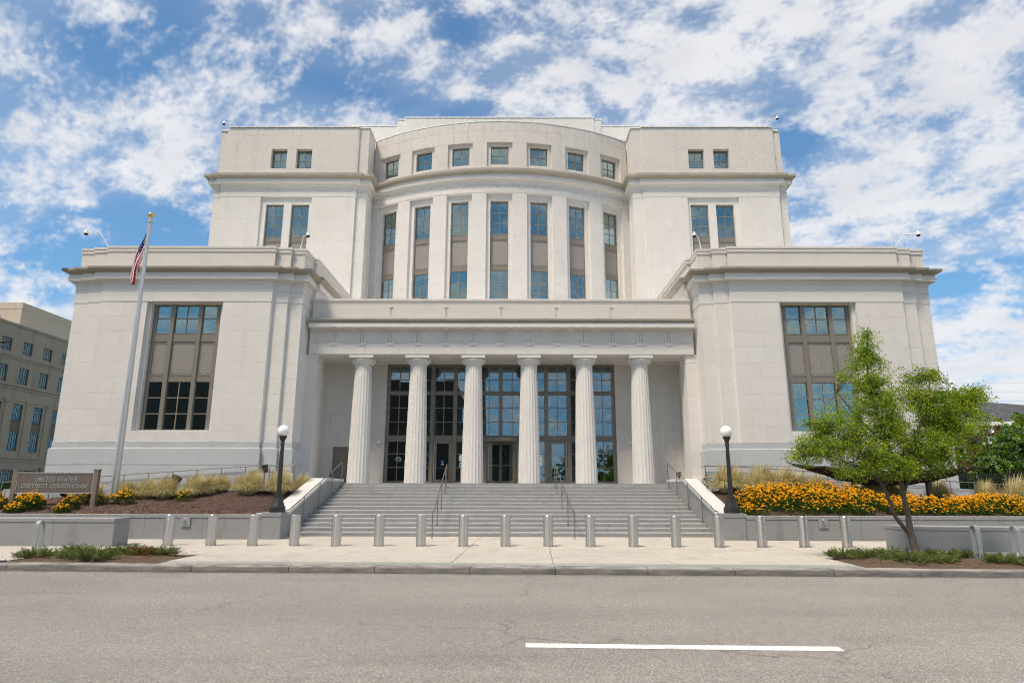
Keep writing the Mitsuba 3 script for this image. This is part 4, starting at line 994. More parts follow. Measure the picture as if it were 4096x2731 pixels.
# ---------------------------------------------------------------- flagpole and flag
k = thing('flagpole', 'tall tapering aluminium flagpole with a gold ball', 'flagpole')
fx, fy = -15.78, 27.5
m = MB(); zz = np.linspace(.9, 13.5, 14); m.lathe([(np.interp(z, [.9, 3, 13.5], [.138, .135, .064]), z) for z in zz], (fx, fy), 28); ent(k + '__pole', m, 'pole_aluminium', smooth=40)
m = MB(); m.lathe([(0, 13.5), (.085, 13.5), (.085, 13.53), (.10, 13.54), (.10, 13.70), (.07, 13.72), (.02, 13.73), (.02, 13.78), (0, 13.78)], (fx, fy), 20); ent(k + '__truck', m, 'pole_aluminium', smooth=35)
s_ = trimesh.creation.icosphere(3, .135); s_.apply_scale([1, 1, .92]); s_.apply_translation([fx, fy, 13.90]); ent(k + '__ball', s_, 'gold', smooth=True)
m = MB(); hx = fx - .11; m.tube([[hx, fy - .02, 13.5], [hx - .03, fy - .03, 8], [hx - .05, fy - .05, 3.0]], .008, 5); ent(k + '__halyard', m, 'white_enamel')
m = MB(); m.lathe([(.3, .85), (.3, 1.2), (.2, 1.28), (.15, 1.3)], (fx, fy), 28); ent(k + '__base', m, 'pole_aluminium', smooth=35)
fk = thing('flag', 'limp striped flag with a starred blue canton hanging from the flagpole', 'flag')
nu, nv = 65, 49


def flag_pt(u, v):
    """u down the hoist (0 top), v along the fly."""
    hz = 13.30 - 1.55 * u ** 1.0
    top = np.array([fx - .10 - .46 * v ** .9 + .03 * np.sin(9 * v), 0, 13.30 - 2.22 * v])
    bot = np.array([fx - .10 - .12 * math.sin(math.pi * v * .9) - .22 * v, 0, 11.75 - 1.30 * v])
    w = u ** (1 - .15 * v)
    p = top * (1 - w) + bot * w
    fold = .11 * v ** .6 * math.sin(2 * math.pi * (2.3 * u + .25 + .3 * v)) + .05 * v * math.sin(2 * math.pi * (5.1 * u + .7 * v))
    p[1] = fy - .02 + fold
    p[0] += .055 * v ** .7 * math.cos(2 * math.pi * (2.3 * u + .1 + .45 * v)) * math.sin(math.pi * u) ** .5 if 0 < u < 1 else 0
    return p


def flag_patch(u0, u1, v0, v1, n1=6, n2=24, off=0.):
    m = MB(); U, V = np.linspace(u0, u1, n1), np.linspace(v0, v1, n2)
    m.add([flag_pt(u, v) for u in U for v in V], [[i * n2 + j, (i + 1) * n2 + j, (i + 1) * n2 + j + 1, i * n2 + j + 1] for i in range(n1 - 1) for j in range(n2 - 1)])
    return m


for i in range(13):
    ent(fk + '__stripe', flag_patch(i / 13, (i + 1) / 13, .4 if i < 7 else 0, 1., 4, 26), 'flag_red' if i % 2 == 0 else 'flag_white', smooth=True)
ent(fk + '__canton', flag_patch(0, 7 / 13, 0, .4, 16, 14), 'flag_blue', smooth=True)
m = MB()
for r in range(9):
    for c in range(6 if r % 2 == 0 else 5):
        u, v = (r + 1) / 10 * 7 / 13, .4 * (2 * c + 1 + (r % 2)) / 12
        e = .017; p = [flag_pt(u + a, v + b) for a, b in ((-e, 0), (-e * .3, e * .3), (0, e * .8), (e * .3, e * .3), (e, 0), (e * .3, -e * .3), (0, -e * .8), (-e * .3, -e * .3))]
        c0 = flag_pt(u, v); nrm = np.cross(p[0] - c0, p[2] - c0); nrm /= np.linalg.norm(nrm)
        for sg_ in (-.008, .008): m.add([q + nrm * sg_ for q in p] + [c0 + nrm * sg_], [[q, (q + 1) % 8, 8] for q in range(8)])
kk = ent(fk + '__stars', m, 'flag_white'); labels[kk] = {'kind': 'stuff', 'label': 'white stars on the canton'}

# ---------------------------------------------------------------- courthouse sign
k = thing('courthouse_sign', 'brown sign reading UNITED STATES DISTRICT COURTHOUSE between two posts', 'sign'); y = 26.5
m = MB(); m.box(-19.08, -16.06, y - .05, y + .05, 1.63, 2.39); ent(k + '__board', m, 'sign_face')
m = MB()
for b in ((-19.10, -16.04, 1.60, 1.63), (-19.10, -16.04, 2.39, 2.42), (-19.10, -19.08, 1.63, 2.39), (-16.06, -16.04, 1.63, 2.39)): m.box(b[0], b[1], y - .07, y + .06, b[2], b[3])
ent(k + '__trim', m, 'sign_trim')
for x in (-19.19, -15.95):
    m = MB(); m.box(x - .085, x + .085, y - .09, y + .09, .82, 1.30); m.box(x - .083, x + .083, y - .088, y + .088, 1.31, 2.50); m.box(x - .10, x + .10, y - .105, y + .105, 2.50, 2.545); ent(k + '__post', m, 'sign_post')
for txt, x0, x1, z, h in (('UNITED STATES', -18.36, -16.70, 2.075, .155), ('DISTRICT COURTHOUSE', -18.88, -16.22, 1.815, .155)):
    t = meshkit.text_mesh(txt, h, .012); v = np.array(t.vertices); w = np.ptp(v[:, 0]); v[:, 0] = (v[:, 0] - v[:, 0].min()) * (x1 - x0) / w + v[:, 1] * .13
    ent(k + '__lettering', (np.stack([x0 + v[:, 0], y - .052 - v[:, 2], z + v[:, 1]], 1), np.array(t.faces)[:, ::-1]), 'sign_letter')

# ---------------------------------------------------------------- small posts, spotlights
def spotlight(name, label, x, y, z0, z1, r, tilt, box=False, group='dark spotlights among the plants'):
    k = thing(name, label, 'spotlight', group)
    m = MB(); m.tube([[x, y, z0], [x, y, z1 - r * .8]], .035, 10); m.lathe([(.07, z0), (.07, z0 + .03), (.03, z0 + .06)], (x, y), 12); ent(k + '__stem', m, 'dark_metal')
    m = MB(); prof = [(0, -1.), (.45, -.95), (.62, -.7), (.75, -.1), (.95, .6), (1.0, .65), (1.0, .95), (.92, .97), (.85, .7), (0, .65)]
    m.lathe([(a * r, b * r) for a, b in prof], (0, 0), 20); v, f = m.mesh(); c, s = math.cos(tilt), math.sin(tilt)
    ent(k + '__head', (np.stack([x + v[:, 0] * c + v[:, 2] * s, y + v[:, 1], z1 - v[:, 0] * s + v[:, 2] * c], 1), f), 'dark_metal', smooth=30)
    m = MB(); m.tube([[x - r * .95, y, z1], [x - r * .95, y, z1 - r * .9], [x, y, z1 - r * 1.25], [x + r * .95, y, z1 - r * .9], [x + r * .95, y, z1]], .016, 6); ent(k + '__bracket', m, 'dark_metal')


spotlight('spotlight', 'dark spotlight standing behind the pale grass left of the lamp', -13.56, 28.0, 1.2, 2.12, .21, .45)
spotlight('spotlight', 'small dark spotlight above the pale grass by the left lamp', -10.95, 31.0, 1.6, 2.72, .16, -.3)
spotlight('spotlight', 'small dark spotlight on the end of the left stair wall', -8.45, 33.2, 2.3, 2.55, .11, .2)
spotlight('spotlight', 'small dark spotlight on the end of the right stair wall', 8.95, 33.2, 2.3, 2.55, .11, -.2)
spotlight('spotlight', 'short dark spotlight under the courthouse sign', -17.5, 27.1, .9, 1.55, .15, -.9)

# ---------------------------------------------------------------- ramp rails against the wings
for s, lab in ((-1, 'left'), (1, 'right')):
    k = thing('ramp_wall', f'low pale kerb wall of the access ramp in front of the {lab} wing', 'wall')
    xs = np.linspace(10.0, 24, 15) * s; top = lambda x: np.interp(abs(x), [9.9, 13, 19.3, 24], [2.66, 2.62, 2.10, 1.75])
    m = MB()
    v = [[x, yy, zz] for x in xs for yy, zz in ((32.2, .6), (32.2, float(top(x))), (32.36, float(top(x))), (32.36, .6))]
    m.add(v, [[i * 4 + q, i * 4 + q + 1, i * 4 + q + 5, i * 4 + q + 4] for i in range(14) for q in range(3)]); ent(k + '__wall', m, 'granite')
    k = thing('ramp_rail', f'thin metal handrail of the access ramp in front of the {lab} wing', 'handrail')
    rt = lambda x: float(np.interp(abs(x), [9.9, 12.3, 17, 19.3, 25], [2.92, 2.85, 2.53, 2.36, 2.02]))
    e = 30 if s > 0 else 24
    P = [[s * x, 32.06, rt(x)] for x in np.linspace(9.9, e, 22)]
    m = MB(); m.tube(P, .022, 8); ent(k + '__rail', m, 'rail_metal', smooth=40)
    for x in np.arange(9.95, e, 1.17):
        m = MB(); m.tube([[s * x, 32.06, 1.2], [s * x, 32.06, rt(x)]], .02, 8); ent(k + '__post', m, 'rail_metal')
    m = MB(); m.tube([[p[0], 32.06, p[2] - .42] for p in P], .014, 6); ent(k + '__lower_rail', m, 'rail_metal')

# ---------------------------------------------------------------- rusted steel sculpture
k = thing('leaf_sculpture', 'long rusted steel sculpture like a curved leaf, raised on two posts above the flowers', 'sculpture')
n = 40; xs = np.linspace(12.19, 20.55, n)
ztop = np.interp(xs, [12.19, 12.69, 13.9, 16.4, 18.4, 19.62, 20.55], [2.96, 2.83, 2.72, 2.56, 2.66, 2.70, 2.80])
zbot = np.interp(xs, [12.19, 12.69, 13.76, 14.54, 15.55, 17.02, 18.14, 19.28, 20.55], [2.94, 2.74, 2.43, 2.17, 2.0, 2.0, 2.13, 2.40, 2.78])
wid = .9 * np.sin(np.pi * np.clip((xs - 12.19) / 8.36, 0, 1)) ** .7 + .02
yc = 28.0 + .1 * np.sin(xs)
ns_ = 9
for j in range(ns_):                                       # bent plates with thin gaps between them
    m = MB(); t0, t1 = j / ns_ + .002, (j + 1) / ns_ - .002
    V = []
    for i in range(n):
        for t in (t0, t1):
            a = -math.pi / 2 + math.pi * t
            for q in (1., .97):
                V.append([xs[i], yc[i] + q * wid[i] * math.sin(a) * .8, ztop[i] + (zbot[i] - ztop[i]) * math.cos(a) * q + .02 * math.sin(7 * xs[i] + j)])
    m.add(V, [[i * 4 + a, i * 4 + b, i * 4 + 4 + b, i * 4 + 4 + a] for i in range(n - 1) for a, b in ((0, 2), (1, 3), (0, 1), (2, 3))]); ent(k + '__plate', m, 'rusted_steel')
for x, h, l in ((17.2, .30, .1), (17.55, .22, -.1), (18.1, .34, .12), (18.35, .42, -.12), (18.6, .3, .05), (18.8, .26, -.2), (19.15, .26, .1), (19.33, .44, .0), (19.45, .35, -.02), (19.62, .3, .05)):
    zt = float(np.interp(x, xs, ztop)); m = MB(); yy = 27.6 + .5 * rng.random(); b = .075
    m.add([[x - b, yy, zt - .08], [x + b, yy, zt - .08], [x + b, yy + .03, zt - .08], [x - b, yy + .03, zt - .08], [x + l * .5, yy + .015, zt + h]], [[0, 1, 4], [1, 2, 4], [2, 3, 4], [3, 0, 4]]); ent(k + '__spike', m, 'rusted_steel')
for x in (14.99, 18.10):
    m = MB(); m.box(x - .09, x + .09, 27.93, 28.1, .9, float(np.interp(x, xs, zbot)) + .1); ent(k + '__post', m, 'brown_post')

# ---------------------------------------------------------------- bicycle racks
def rack(label, A, B, h):
    k = thing('bicycle_rack', label, 'bicycle rack', 'hoop bicycle racks by the kerb')
    A, B = np.array(A), np.array(B); M_ = (A + B) / 2; d = np.linalg.norm(B - A) / 2; u = (B - A) / (2 * d); pr = np.array([-u[1], u[0]])
    P = [(-d, 0), (-d, h - d)] + [(-d * math.cos(t), h - d + d * math.sin(t)) for t in np.linspace(0.25, math.pi - .25, 9)] + [(d, h - d), (d, 0)]
    m = MB(); w, t = .055, .012; V = []
    for i, (s_, z) in enumerate(P):
        a, b = np.array(P[max(i - 1, 0)]), np.array(P[min(i + 1, len(P) - 1)]); tg = (b - a) / np.linalg.norm(b - a); nn = np.array([-tg[1], tg[0]])
        for q, o in ((-w, -t), (w, -t), (w, t), (-w, t)):
            V.append([*(M_ + u * (s_ + nn[0] * o) + pr * q), z + nn[1] * o])
    m.add(V, [[i * 4 + a, i * 4 + (a + 1) % 4, i * 4 + 4 + (a + 1) % 4, i * 4 + 4 + a] for i in range(len(P) - 1) for a in range(4)])
    scene[k] = ply(m.mesh(), 'galvanised')


rack('grey hoop bicycle rack on the left, in front of the seat wall', (-12.41, 18.56), (-12.40, 18.78), .92)
rack('grey hoop bicycle rack on the right, nearer the tree', (12.78, 17.64), (12.78, 17.86), .90)
rack('grey hoop bicycle rack at the right edge of the picture', (13.51, 17.22), (13.49, 17.44), .90)

# ---------------------------------------------------------------- roof and porch cameras, spikes
def roof_camera(label, tip, mid, base, foot_z):
    k = thing('security_camera', label, 'security camera', 'dome cameras on white roof arms')
    tip, mid, base = map(np.array, (tip, mid, base))
    P = [[*base[:2], foot_z], base, base * .3 + mid * .7 + [0, 0, .02], mid, mid * .4 + tip * .6 + [0, 0, .0], tip + [0, 0, .22]]
    m = MB(); m.tube(P, [.034, .03, .027, .026, .024, .02], 8); ent(k + '__arm', m, 'white_enamel', smooth=50)
    m = MB(); m.lathe([(0, .24), (.04, .24), (.045, .19), (.08, .15), (.11, .06), (.115, .0)], (0, 0), 18); v, f = m.mesh(); ent(k + '__housing', (v + tip, f), 'white_enamel', smooth=40)
    m = MB(); m.lathe([(.108, .0), (.10, -.05), (.07, -.085), (0, -.10)], (0, 0), 18); v, f = m.mesh(); ent(k + '__dome', (v + tip, f), 'dark_metal', smooth=60)


Yc_ = 33.35
roof_camera('white camera arm at the outer corner of the left wing roof', (-22.73, Yc_, 15.39), (-22.0, Yc_, 15.45), (-21.5, Yc_ + .1, 14.75), 13.7)
roof_camera('white camera arm at the outer corner of the right wing roof', (22.70, Yc_, 15.34), (21.95, Yc_, 15.36), (21.46, Yc_ + .1, 14.75), 13.7)
roof_camera('white camera arm at the inner corner of the left wing roof', (-10.68, 33.7, 15.40), (-10.95, 33.8, 15.42), (-11.1, 33.9, 14.75), 13.7)
roof_camera('white camera arm at the inner corner of the right wing roof', (10.62, 33.7, 15.42), (10.86, 33.8, 15.40), (11.0, 33.9, 14.75), 13.7)
roof_camera('tiny white camera arm on the upper left roof corner', (-21.77, 45.3, 29.3), (-21.2, 45.4, 29.5), (-20.85, 45.5, 29.1), 28.4)
roof_camera('tiny white camera arm on the upper right roof corner', (21.0, 45.3, 29.75), (20.45, 45.4, 29.78), (20.05, 45.5, 29.1), 28.4)
for x, lab in ((-6.99, 'small dome camera on the porch wall left of the glass screen'), (7.33, 'small dome camera on the porch wall right of the glass screen')):
    k = thing('porch_camera', lab, 'security camera', 'dome cameras on the porch wall')
    m = MB(); m.box(x - .06, x + .06, BW - .06, BW + .01, 4.38, 4.52); ent(k + '__bracket', m, 'white_enamel')
    s_ = trimesh.creation.icosphere(2, .085); s_.apply_translation([x, BW - .12, 4.38]); ent(k + '__dome', s_, 'white_enamel', smooth=True)
rods = [(-22.1, 33.6, 14.56, .35), (-21.3, 33.5, 14.56, .42), (-11.0, 33.9, 14.56, .4), (11.2, 33.9, 14.56, .5), (15.2, 33.4, 14.56, .42), (21.4, 33.5, 14.56, .5), (22.05, 33.6, 14.56, .4), (20.9, 45.6, 28.6, .5)]
where = ['at the outer corner of the left wing roof', 'inside the outer corner of the left wing roof', 'by the inner corner of the left wing roof', 'by the inner corner of the right wing roof', 'on the middle of the right wing roof', 'inside the outer corner of the right wing roof', 'at the outer corner of the right wing roof', 'on the upper right roof corner']
for (x, y, z, h), w in zip(rods, where):
    k = thing('lightning_rod', f'thin lightning rod {w}', 'lightning rod', 'thin lightning rods on the roof edges')
    m = MB(); m.tube([[x, y, z - .05], [x, y, z + h]], [.012, .006], 6); m.lathe([(.04, z - .02), (.04, z + .02), (.012, z + .05)], (x, y), 8); scene[k] = ply(m.mesh(), 'galvanised')
# access post and notices at the doors
k = thing('door_opener_post', 'short bronze post with a blue access button beside the left glass door', 'post')
m = MB(); m.box(-2.26, -2.13, 36.5, 36.62, 2.1, 3.02); ent(k + '__post', m, 'door_metal')
m = MB(); m.box(-2.29, -2.10, 36.47, 36.5, 3.0, 3.22); ent(k + '__plate', m, 'white_enamel')
m = MB(); m.box(-2.27, -2.12, 36.455, 36.47, 3.05, 3.2); ent(k + '__button', m, 'sticker_blue')
SYg = SY + .05
for x0, x1, z0, z1, lab in ((2.14, 2.37, 3.37, 3.64, 'upper white paper notice on the pane left of the right glass door'), (2.14, 2.37, 3.12, 3.35, 'lower white paper notice on the pane left of the right glass door'), (-2.36, -2.02, 3.36, 3.68, 'white paper notice on the pane right of the left glass door'), (-2.16, -2.0, 3.1, 3.32, 'small white notice right of the left glass door')):
    k = thing('paper_notice', lab, 'notice', 'paper notices on the entrance glass')
    m = MB(); m.box(x0 + X0, x1 + X0, SYg - .022, SYg - .014, z0, z1); v0 = ent(k + '__sheet', m, 'paper')
k = thing('door_sticker', 'small blue sticker with a white foot on the left glass door', 'sticker')
m = MB(); m.box(-3.45, -3.27, SY - .0, SY + .014, 3.22, 3.40); ent(k + '__blue', m, 'sticker_blue')
m = MB(); m.box(-3.42, -3.30, SY - .0, SY + .014, 3.14, 3.21); ent(k + '__white', m, 'paper')

# ---------------------------------------------------------------- plants
def leaves(c, n_dir, L, W, r):
    """Many small folded leaves: c (n, 3) centres, n_dir (n, 3) directions along the leaf."""
    n = len(c); d = n_dir / (np.linalg.norm(n_dir, axis=1, keepdims=True) + 1e-9)
    a = r.normal(size=(n, 3)); a -= (a * d).sum(1, keepdims=True) * d; a /= np.linalg.norm(a, axis=1, keepdims=True) + 1e-9
    b = np.cross(d, a); L = np.broadcast_to(L, (n,))[:, None] * r.uniform(.7, 1.25, (n, 1)); W = np.broadcast_to(W, (n,))[:, None] * r.uniform(.8, 1.2, (n, 1))
    p0, p1 = c - d * L / 2, c + d * L / 2
    m1, m2 = c - a * W / 2 + b * W * .18, c + a * W / 2 + b * W * .18
    v = np.stack([p0, m1, p1, m2], 1).reshape(-1, 3); i = np.arange(n)[:, None] * 4
    return v, np.vstack([i + [0, 1, 2], i + [0, 2, 3]])


def grass_proto(seed, n, h, spread, lean):
    r = np.random.default_rng(seed); out = {'straw': [], 'straw_green': [], 'straw_pale': []}
    for i in range(n):
        a = r.uniform(0, 2 * math.pi); b = r.random() ** .6; rad = .24 * math.sqrt(r.random())
        o = np.array([rad * math.cos(a), rad * math.sin(a), 0]); hh = h * r.uniform(.65, 1.08); out_ = spread * (.15 + .85 * b) * hh * r.uniform(.45, 1.05)
        dirv = np.array([math.cos(a), math.sin(a), 0]); w = r.uniform(.004, .0085); side = np.array([-math.sin(a), math.cos(a), 0]) * w
        lv = np.array([lean, 0, 0]) * hh
        P = [o + dirv * out_ * t ** 1.25 + lv * t ** 2 + np.array([0, 0, hh * (t * 1.28 * (1 - .30 * b) - t ** 2.3 * (.26 + .55 * b))]) for t in (0, .3, .6, .85, 1.)]
        V = []
        for q, (p_, ww) in enumerate(zip(P, (1, 1, .85, .55, .1))): V += [p_ - side * ww, p_ + side * ww]
        u = r.random(); k = 'straw_green' if (b > .55 and u < .45) or u < .22 else ('straw_pale' if u > .72 else 'straw')
        out[k].append(np.array(V))
    F0 = np.array([[0, 1, 3, 2], [2, 3, 5, 4], [4, 5, 7, 6], [6, 7, 9, 8]])
    res = {}
    for k, L in out.items():
        v = np.vstack(L); f = np.vstack([F0 + 10 * i for i in range(len(L))])
        res[k] = ply((v, f), k)
    return res


GP_ = [grass_proto(30 + i, 2800, .86, .92, le) for i, le in enumerate((.12, .20, .05, .26))]


def grass(label, x, y, s, kind, rot, group='clumps of pale ornamental grass'):
    k = thing('ornamental_grass', label, 'grass clump', group); z = float(bed_z(np.array(x), np.array(y))) - .03
    M_ = T().translate([x, y, z]).rotate([0, 0, 1], rot).scale([s * .92, s * .92, s * 1.18])
    for nm, d in GP_[kind].items():
        scene[f'{k}__{ {"straw": "straw_blades", "straw_green": "green_blades", "straw_pale": "pale_blades"}[nm] }'] = {**d, 'to_world': M_}


gl = [(-14.75, 28.0, 1.0, 0), (-13.85, 27.8, 1.1, 1), (-12.8, 28.0, 1.1, 3), (-12.25, 28.5, .9, 0), (-11.95, 28.9, .85, 2), (-11.15, 28.9, .8, 2), (-10.45, 28.1, 1.2, 1), (-9.35, 28.5, 1.15, 0), (-9.9, 29.8, 1.15, 3), (-9.1, 30.6, .9, 1), (-15.6, 28.3, .8, 2), (-17.0, 28.0, .85, 3), (-17.9, 28.6, .85, 1), (-16.3, 29.0, .8, 0), (-13.4, 29.4, .9, 0)]
gln = ['large pale grass clump left of the dark spotlight', 'large windswept grass clump right of the dark spotlight', 'broad pale grass clump behind the small yellow flower plant', 'tall pale grass clump right of the small yellow flower plant', 'greenish grass clump near the middle of the left bank', 'small grass clump between the mulch gap and the left lamp', 'big grass clump just left of the left lamp post', 'big golden grass clump right of the left lamp post', 'grass clump farther back behind the left lamp', 'grass clump at the head of the left stair wall', 'low grass clump right of the flagpole foot', 'low grass clump behind the courthouse sign, right one', 'low grass clump behind the courthouse sign, left one', 'faint grass clump behind the flagpole', 'grass clump in the back row of the left bank']
for (x, y, s, kd_), lab in zip(gl, gln): grass(lab, x, y, s, kd_, float(rng.uniform(-25, 25)))
gr = [(9.95, 29.0, 1.15, 2), (10.7, 30.4, 1.05, 0), (11.8, 29.9, 1.25, 2), (12.5, 29.4, 1.1, 1), (13.2, 29.5, .95, 3), (14.2, 29.8, .9, 0), (16.0, 28.6, .95, 2), (16.8, 28.9, .9, 0), (18.9, 28.8, .85, 3), (20.6, 28.3, .9, 1), (21.4, 27.6, 1.15, 3), (22.5, 27.3, 1.1, 1), (23.6, 27.2, 1.05, 3), (10.9, 28.4, .9, 0), (17.6, 29.6, .85, 2)]
grn = ['grass clump at the head of the right stair wall, just left of the right lamp post', 'pale grass clump behind the right lamp post', 'tall feathery grass clump right of the right lamp post', 'pale grass clump behind the left end of the yellow flowers', 'pale grass clump under the left tip of the sculpture', 'grass clump below the left part of the sculpture', 'green grass clump right of the left sculpture post', 'green grass clump behind the trunk of the street tree', 'low grass clump right of the right sculpture post', 'low windswept grass clump near the end of the right wing', 'large windswept grass clump in front of the iron fence', 'windswept grass clump near the right edge of the picture', 'grass clump at the far right edge of the bank', 'grass clump in the front row by the right lamp', 'low grass clump below the middle of the sculpture']
for (x, y, s, kd_), lab in zip(gr, grn): grass(lab, x, y, s * 1.2, kd_, float(rng.uniform(-25, 25)))


def flower_mesh(c, nrm, R, r):
    """Flower heads: a ring of drooping petals and a dark eye."""
    n = len(c); nrm = nrm / np.linalg.norm(nrm, axis=1, keepdims=True)
    a = np.cross(nrm, r.normal(size=(n, 3))); a /= np.linalg.norm(a, axis=1, keepdims=True); b = np.cross(nrm, a); R = R * r.uniform(.75, 1.2, (n, 1))
    V, Fp = [], []
    k = 9
    for j in range(k):
        t0 = 2 * math.pi * j / k; w = .30
        mid = (a * math.cos(t0) + b * math.sin(t0)); s_ = (-a * math.sin(t0) + b * math.cos(t0))
        V.append(np.stack([c + mid * R * .15, c + mid * R * .62 - s_ * R * w + nrm * R * .05, c + mid * R - nrm * R * .22, c + mid * R * .62 + s_ * R * w + nrm * R * .05], 1))
    v = np.stack(V, 1).reshape(-1, 3); i = np.arange(n * k)[:, None] * 4
    f = np.vstack([i + [0, 1, 2], i + [0, 2, 3]])
    ev = np.stack([c + nrm * R * .32] + [c + (a * math.cos(q) + b * math.sin(q)) * R * .20 + nrm * R * .03 for q in np.arange(5) * 2 * math.pi / 5], 1).reshape(-1, 3)
    i = np.arange(n)[:, None] * 6; ef = np.vstack([i + [0, 1 + q, 1 + (q + 1) % 5] for q in range(5)])
    return (v, f), (ev, ef)


def flower_plant(label, x, y, R, H, n, stuff=False, group='small clumps of yellow flowers', key=None):
    r = np.random.default_rng(int(abs(x * 1000 + y * 77)))
    k = thing('yellow_flowers', label, 'flowers', group)
    z = float(bed_z(np.array(x), np.array(y)))
    t = r.random(n) ** .5; a = r.uniform(0, 2 * math.pi, n)
    c = np.stack([x + R * t * np.cos(a), y + R * t * np.sin(a), z + H * np.sqrt(np.clip(1 - .72 * t ** 2, 0, 1)) * r.uniform(.62, 1.06, n)], 1)
    nr = np.stack([.6 * np.cos(a) * t, .6 * np.sin(a) * t - .35, np.ones(n)], 1) + r.normal(0, .25, (n, 3))
    (pv, pf), (ev, ef) = flower_mesh(c, nr, .043, r)
    for kk in (ent(k + '__petals', (pv, pf), 'petal'), ent(k + '__eyes', (ev, ef), 'flower_eye')): labels[kk] = {'kind': 'stuff'}
    m = n * 7; t = r.random(m) ** .5; a = r.uniform(0, 2 * math.pi, m)
    c = np.stack([x + R * 1.02 * t * np.cos(a), y + R * 1.02 * t * np.sin(a), z + H * .86 * np.sqrt(np.clip(1 - .7 * t ** 2, 0, 1)) * r.random(m) ** .7], 1)
    d = np.stack([np.cos(a), np.sin(a), r.uniform(.1, 1.2, m)], 1) + r.normal(0, .3, (m, 3))
    ent(k + '__leaves', leaves(c, d, .11, .04, r), 'flower_leaf')


FL = [(-19.5, 26.0, .42, .70, 90, 'yellow flower clump left of the sign at the picture edge'), (-18.75, 26.9, .42, .62, 80, 'yellow flower clump behind the left end of the sign'), (-18.3, 26.0, .40, .66, 90, 'yellow flower clump below the word DISTRICT on the sign'), (-17.75, 25.7, .40, .72, 100, 'yellow flower clump in front of the left half of the sign'), (-18.1, 25.25, .34, .40, 70, 'low yellow flower clump at the wall in front of the sign'), (-16.75, 27.2, .25, .5, 26, 'small yellow flower clump right of the spotlight under the sign'), (-16.45, 25.9, .32, .62, 66, 'yellow flower clump at the foot of the right sign post'), (-16.3, 25.25, .26, .40, 44, 'low yellow flower clump at the wall by the right sign post'), (-16.1, 26.8, .34, .55, 54, 'yellow flower clump in front of the flagpole foot'), (-15.5, 26.9, .25, .42, 24, 'sparse yellow flower clump right of the flagpole'), (-14.9, 26.8, .36, .66, 64, 'tall yellow flower clump right of the flagpole'), (-12.65, 27.0, .34, .52, 26, 'small yellow flower plant alone on the mulch in front of the grasses')]
for x, y, R, H, n, lab in FL: flower_plant(lab, x, y, R, H, n)
flower_plant('sparse orange flowers at the head of the right stair wall', 9.85, 31.4, .4, .8, 20)
flower_plant('sparse orange flowers under the left part of the sculpture', 13.6, 30.0, .55, .85, 26); flower_plant('sparse yellow flowers behind the trunk of the street tree', 16.6, 28.6, .45, .85, 30)
# the unbroken drift of yellow flowers on the right bank
r = np.random.default_rng(99); n = 8600
x = r.uniform(9.35, 25.5, n); fr = r.random(n) ** .85
deep = np.interp(x, [9.3, 10.5, 12.2, 13.2, 14.6, 15.2, 17, 18.5, 20, 21, 22.5, 24, 25.5], [1.9, 2.5, 3.0, 2.7, 2.9, 1.7, 1.55, 1.8, 1.9, 1.5, .9, 1.0, 1.2]) * (.85 + .3 * meshkit.noise(np.stack([x * 1.2, x * 0, x * 0], -1), 3))
y = 24.97 + fr * deep
hh = np.interp(x, [9.3, 10, 11, 12.5, 14.8, 15.2, 17, 19, 21, 22, 23.5, 25.5], [.5, .62, .64, .70, .66, .46, .46, .52, .5, .36, .34, .42]) * (.62 + .62 * meshkit.fbm(np.stack([x * 1.5, y * 1.5, x * 0], -1), 3, 6))
keep = r.random(n) < np.interp(x, [9.3, 21.5, 22.3, 23.2, 23.8, 25.5], [1, 1, .45, .3, .9, 1]) * np.clip(3.4 * meshkit.fbm(np.stack([x * 1.6, y * 1.9, x * 0 + 4], -1), 3, 16) - .95, 0, 1)
x, y, hh = x[keep], y[keep], hh[keep]; n = len(x)
zb = bed_z(x, y); zf = zb + hh * np.clip(.38 + .75 * (y - 24.9) / .55, .3, 1) * r.uniform(.45, 1.15, n)
c = np.stack([x, y, zf], 1); nr = np.stack([r.normal(0, .3, n), -.55 + r.normal(0, .3, n), np.ones(n)], 1)
k = thing('yellow_flower_drift', 'dense drift of yellow black-eyed flowers along the right retaining wall', 'flowers'); labels[k]['kind'] = 'stuff'
half = r.random(n) < .6
for sel, mt, nm in ((half, 'petal', 'petals'), (~half, 'petal_deep', 'deep_petals')):
    (pv, pf), (ev, ef) = flower_mesh(c[sel], nr[sel], .045, r); ent(k + '__' + nm, (pv, pf), mt); ent(k + '__eyes', (ev, ef), 'flower_eye')
m = 34000; j = r.integers(0, n, m); lc = np.stack([x[j] + r.normal(0, .12, m), np.maximum(y[j] + r.normal(0, .12, m), 24.9), zb[j] + (zf[j] - zb[j]) * r.random(m) ** .8 * .93], 1)
d = np.stack([r.normal(0, .7, m), -.3 + r.normal(0, .6, m), r.uniform(0, 1.3, m)], 1)
ent(k + '__leaves', leaves(lc, d, .12, .045, r), 'flower_leaf')


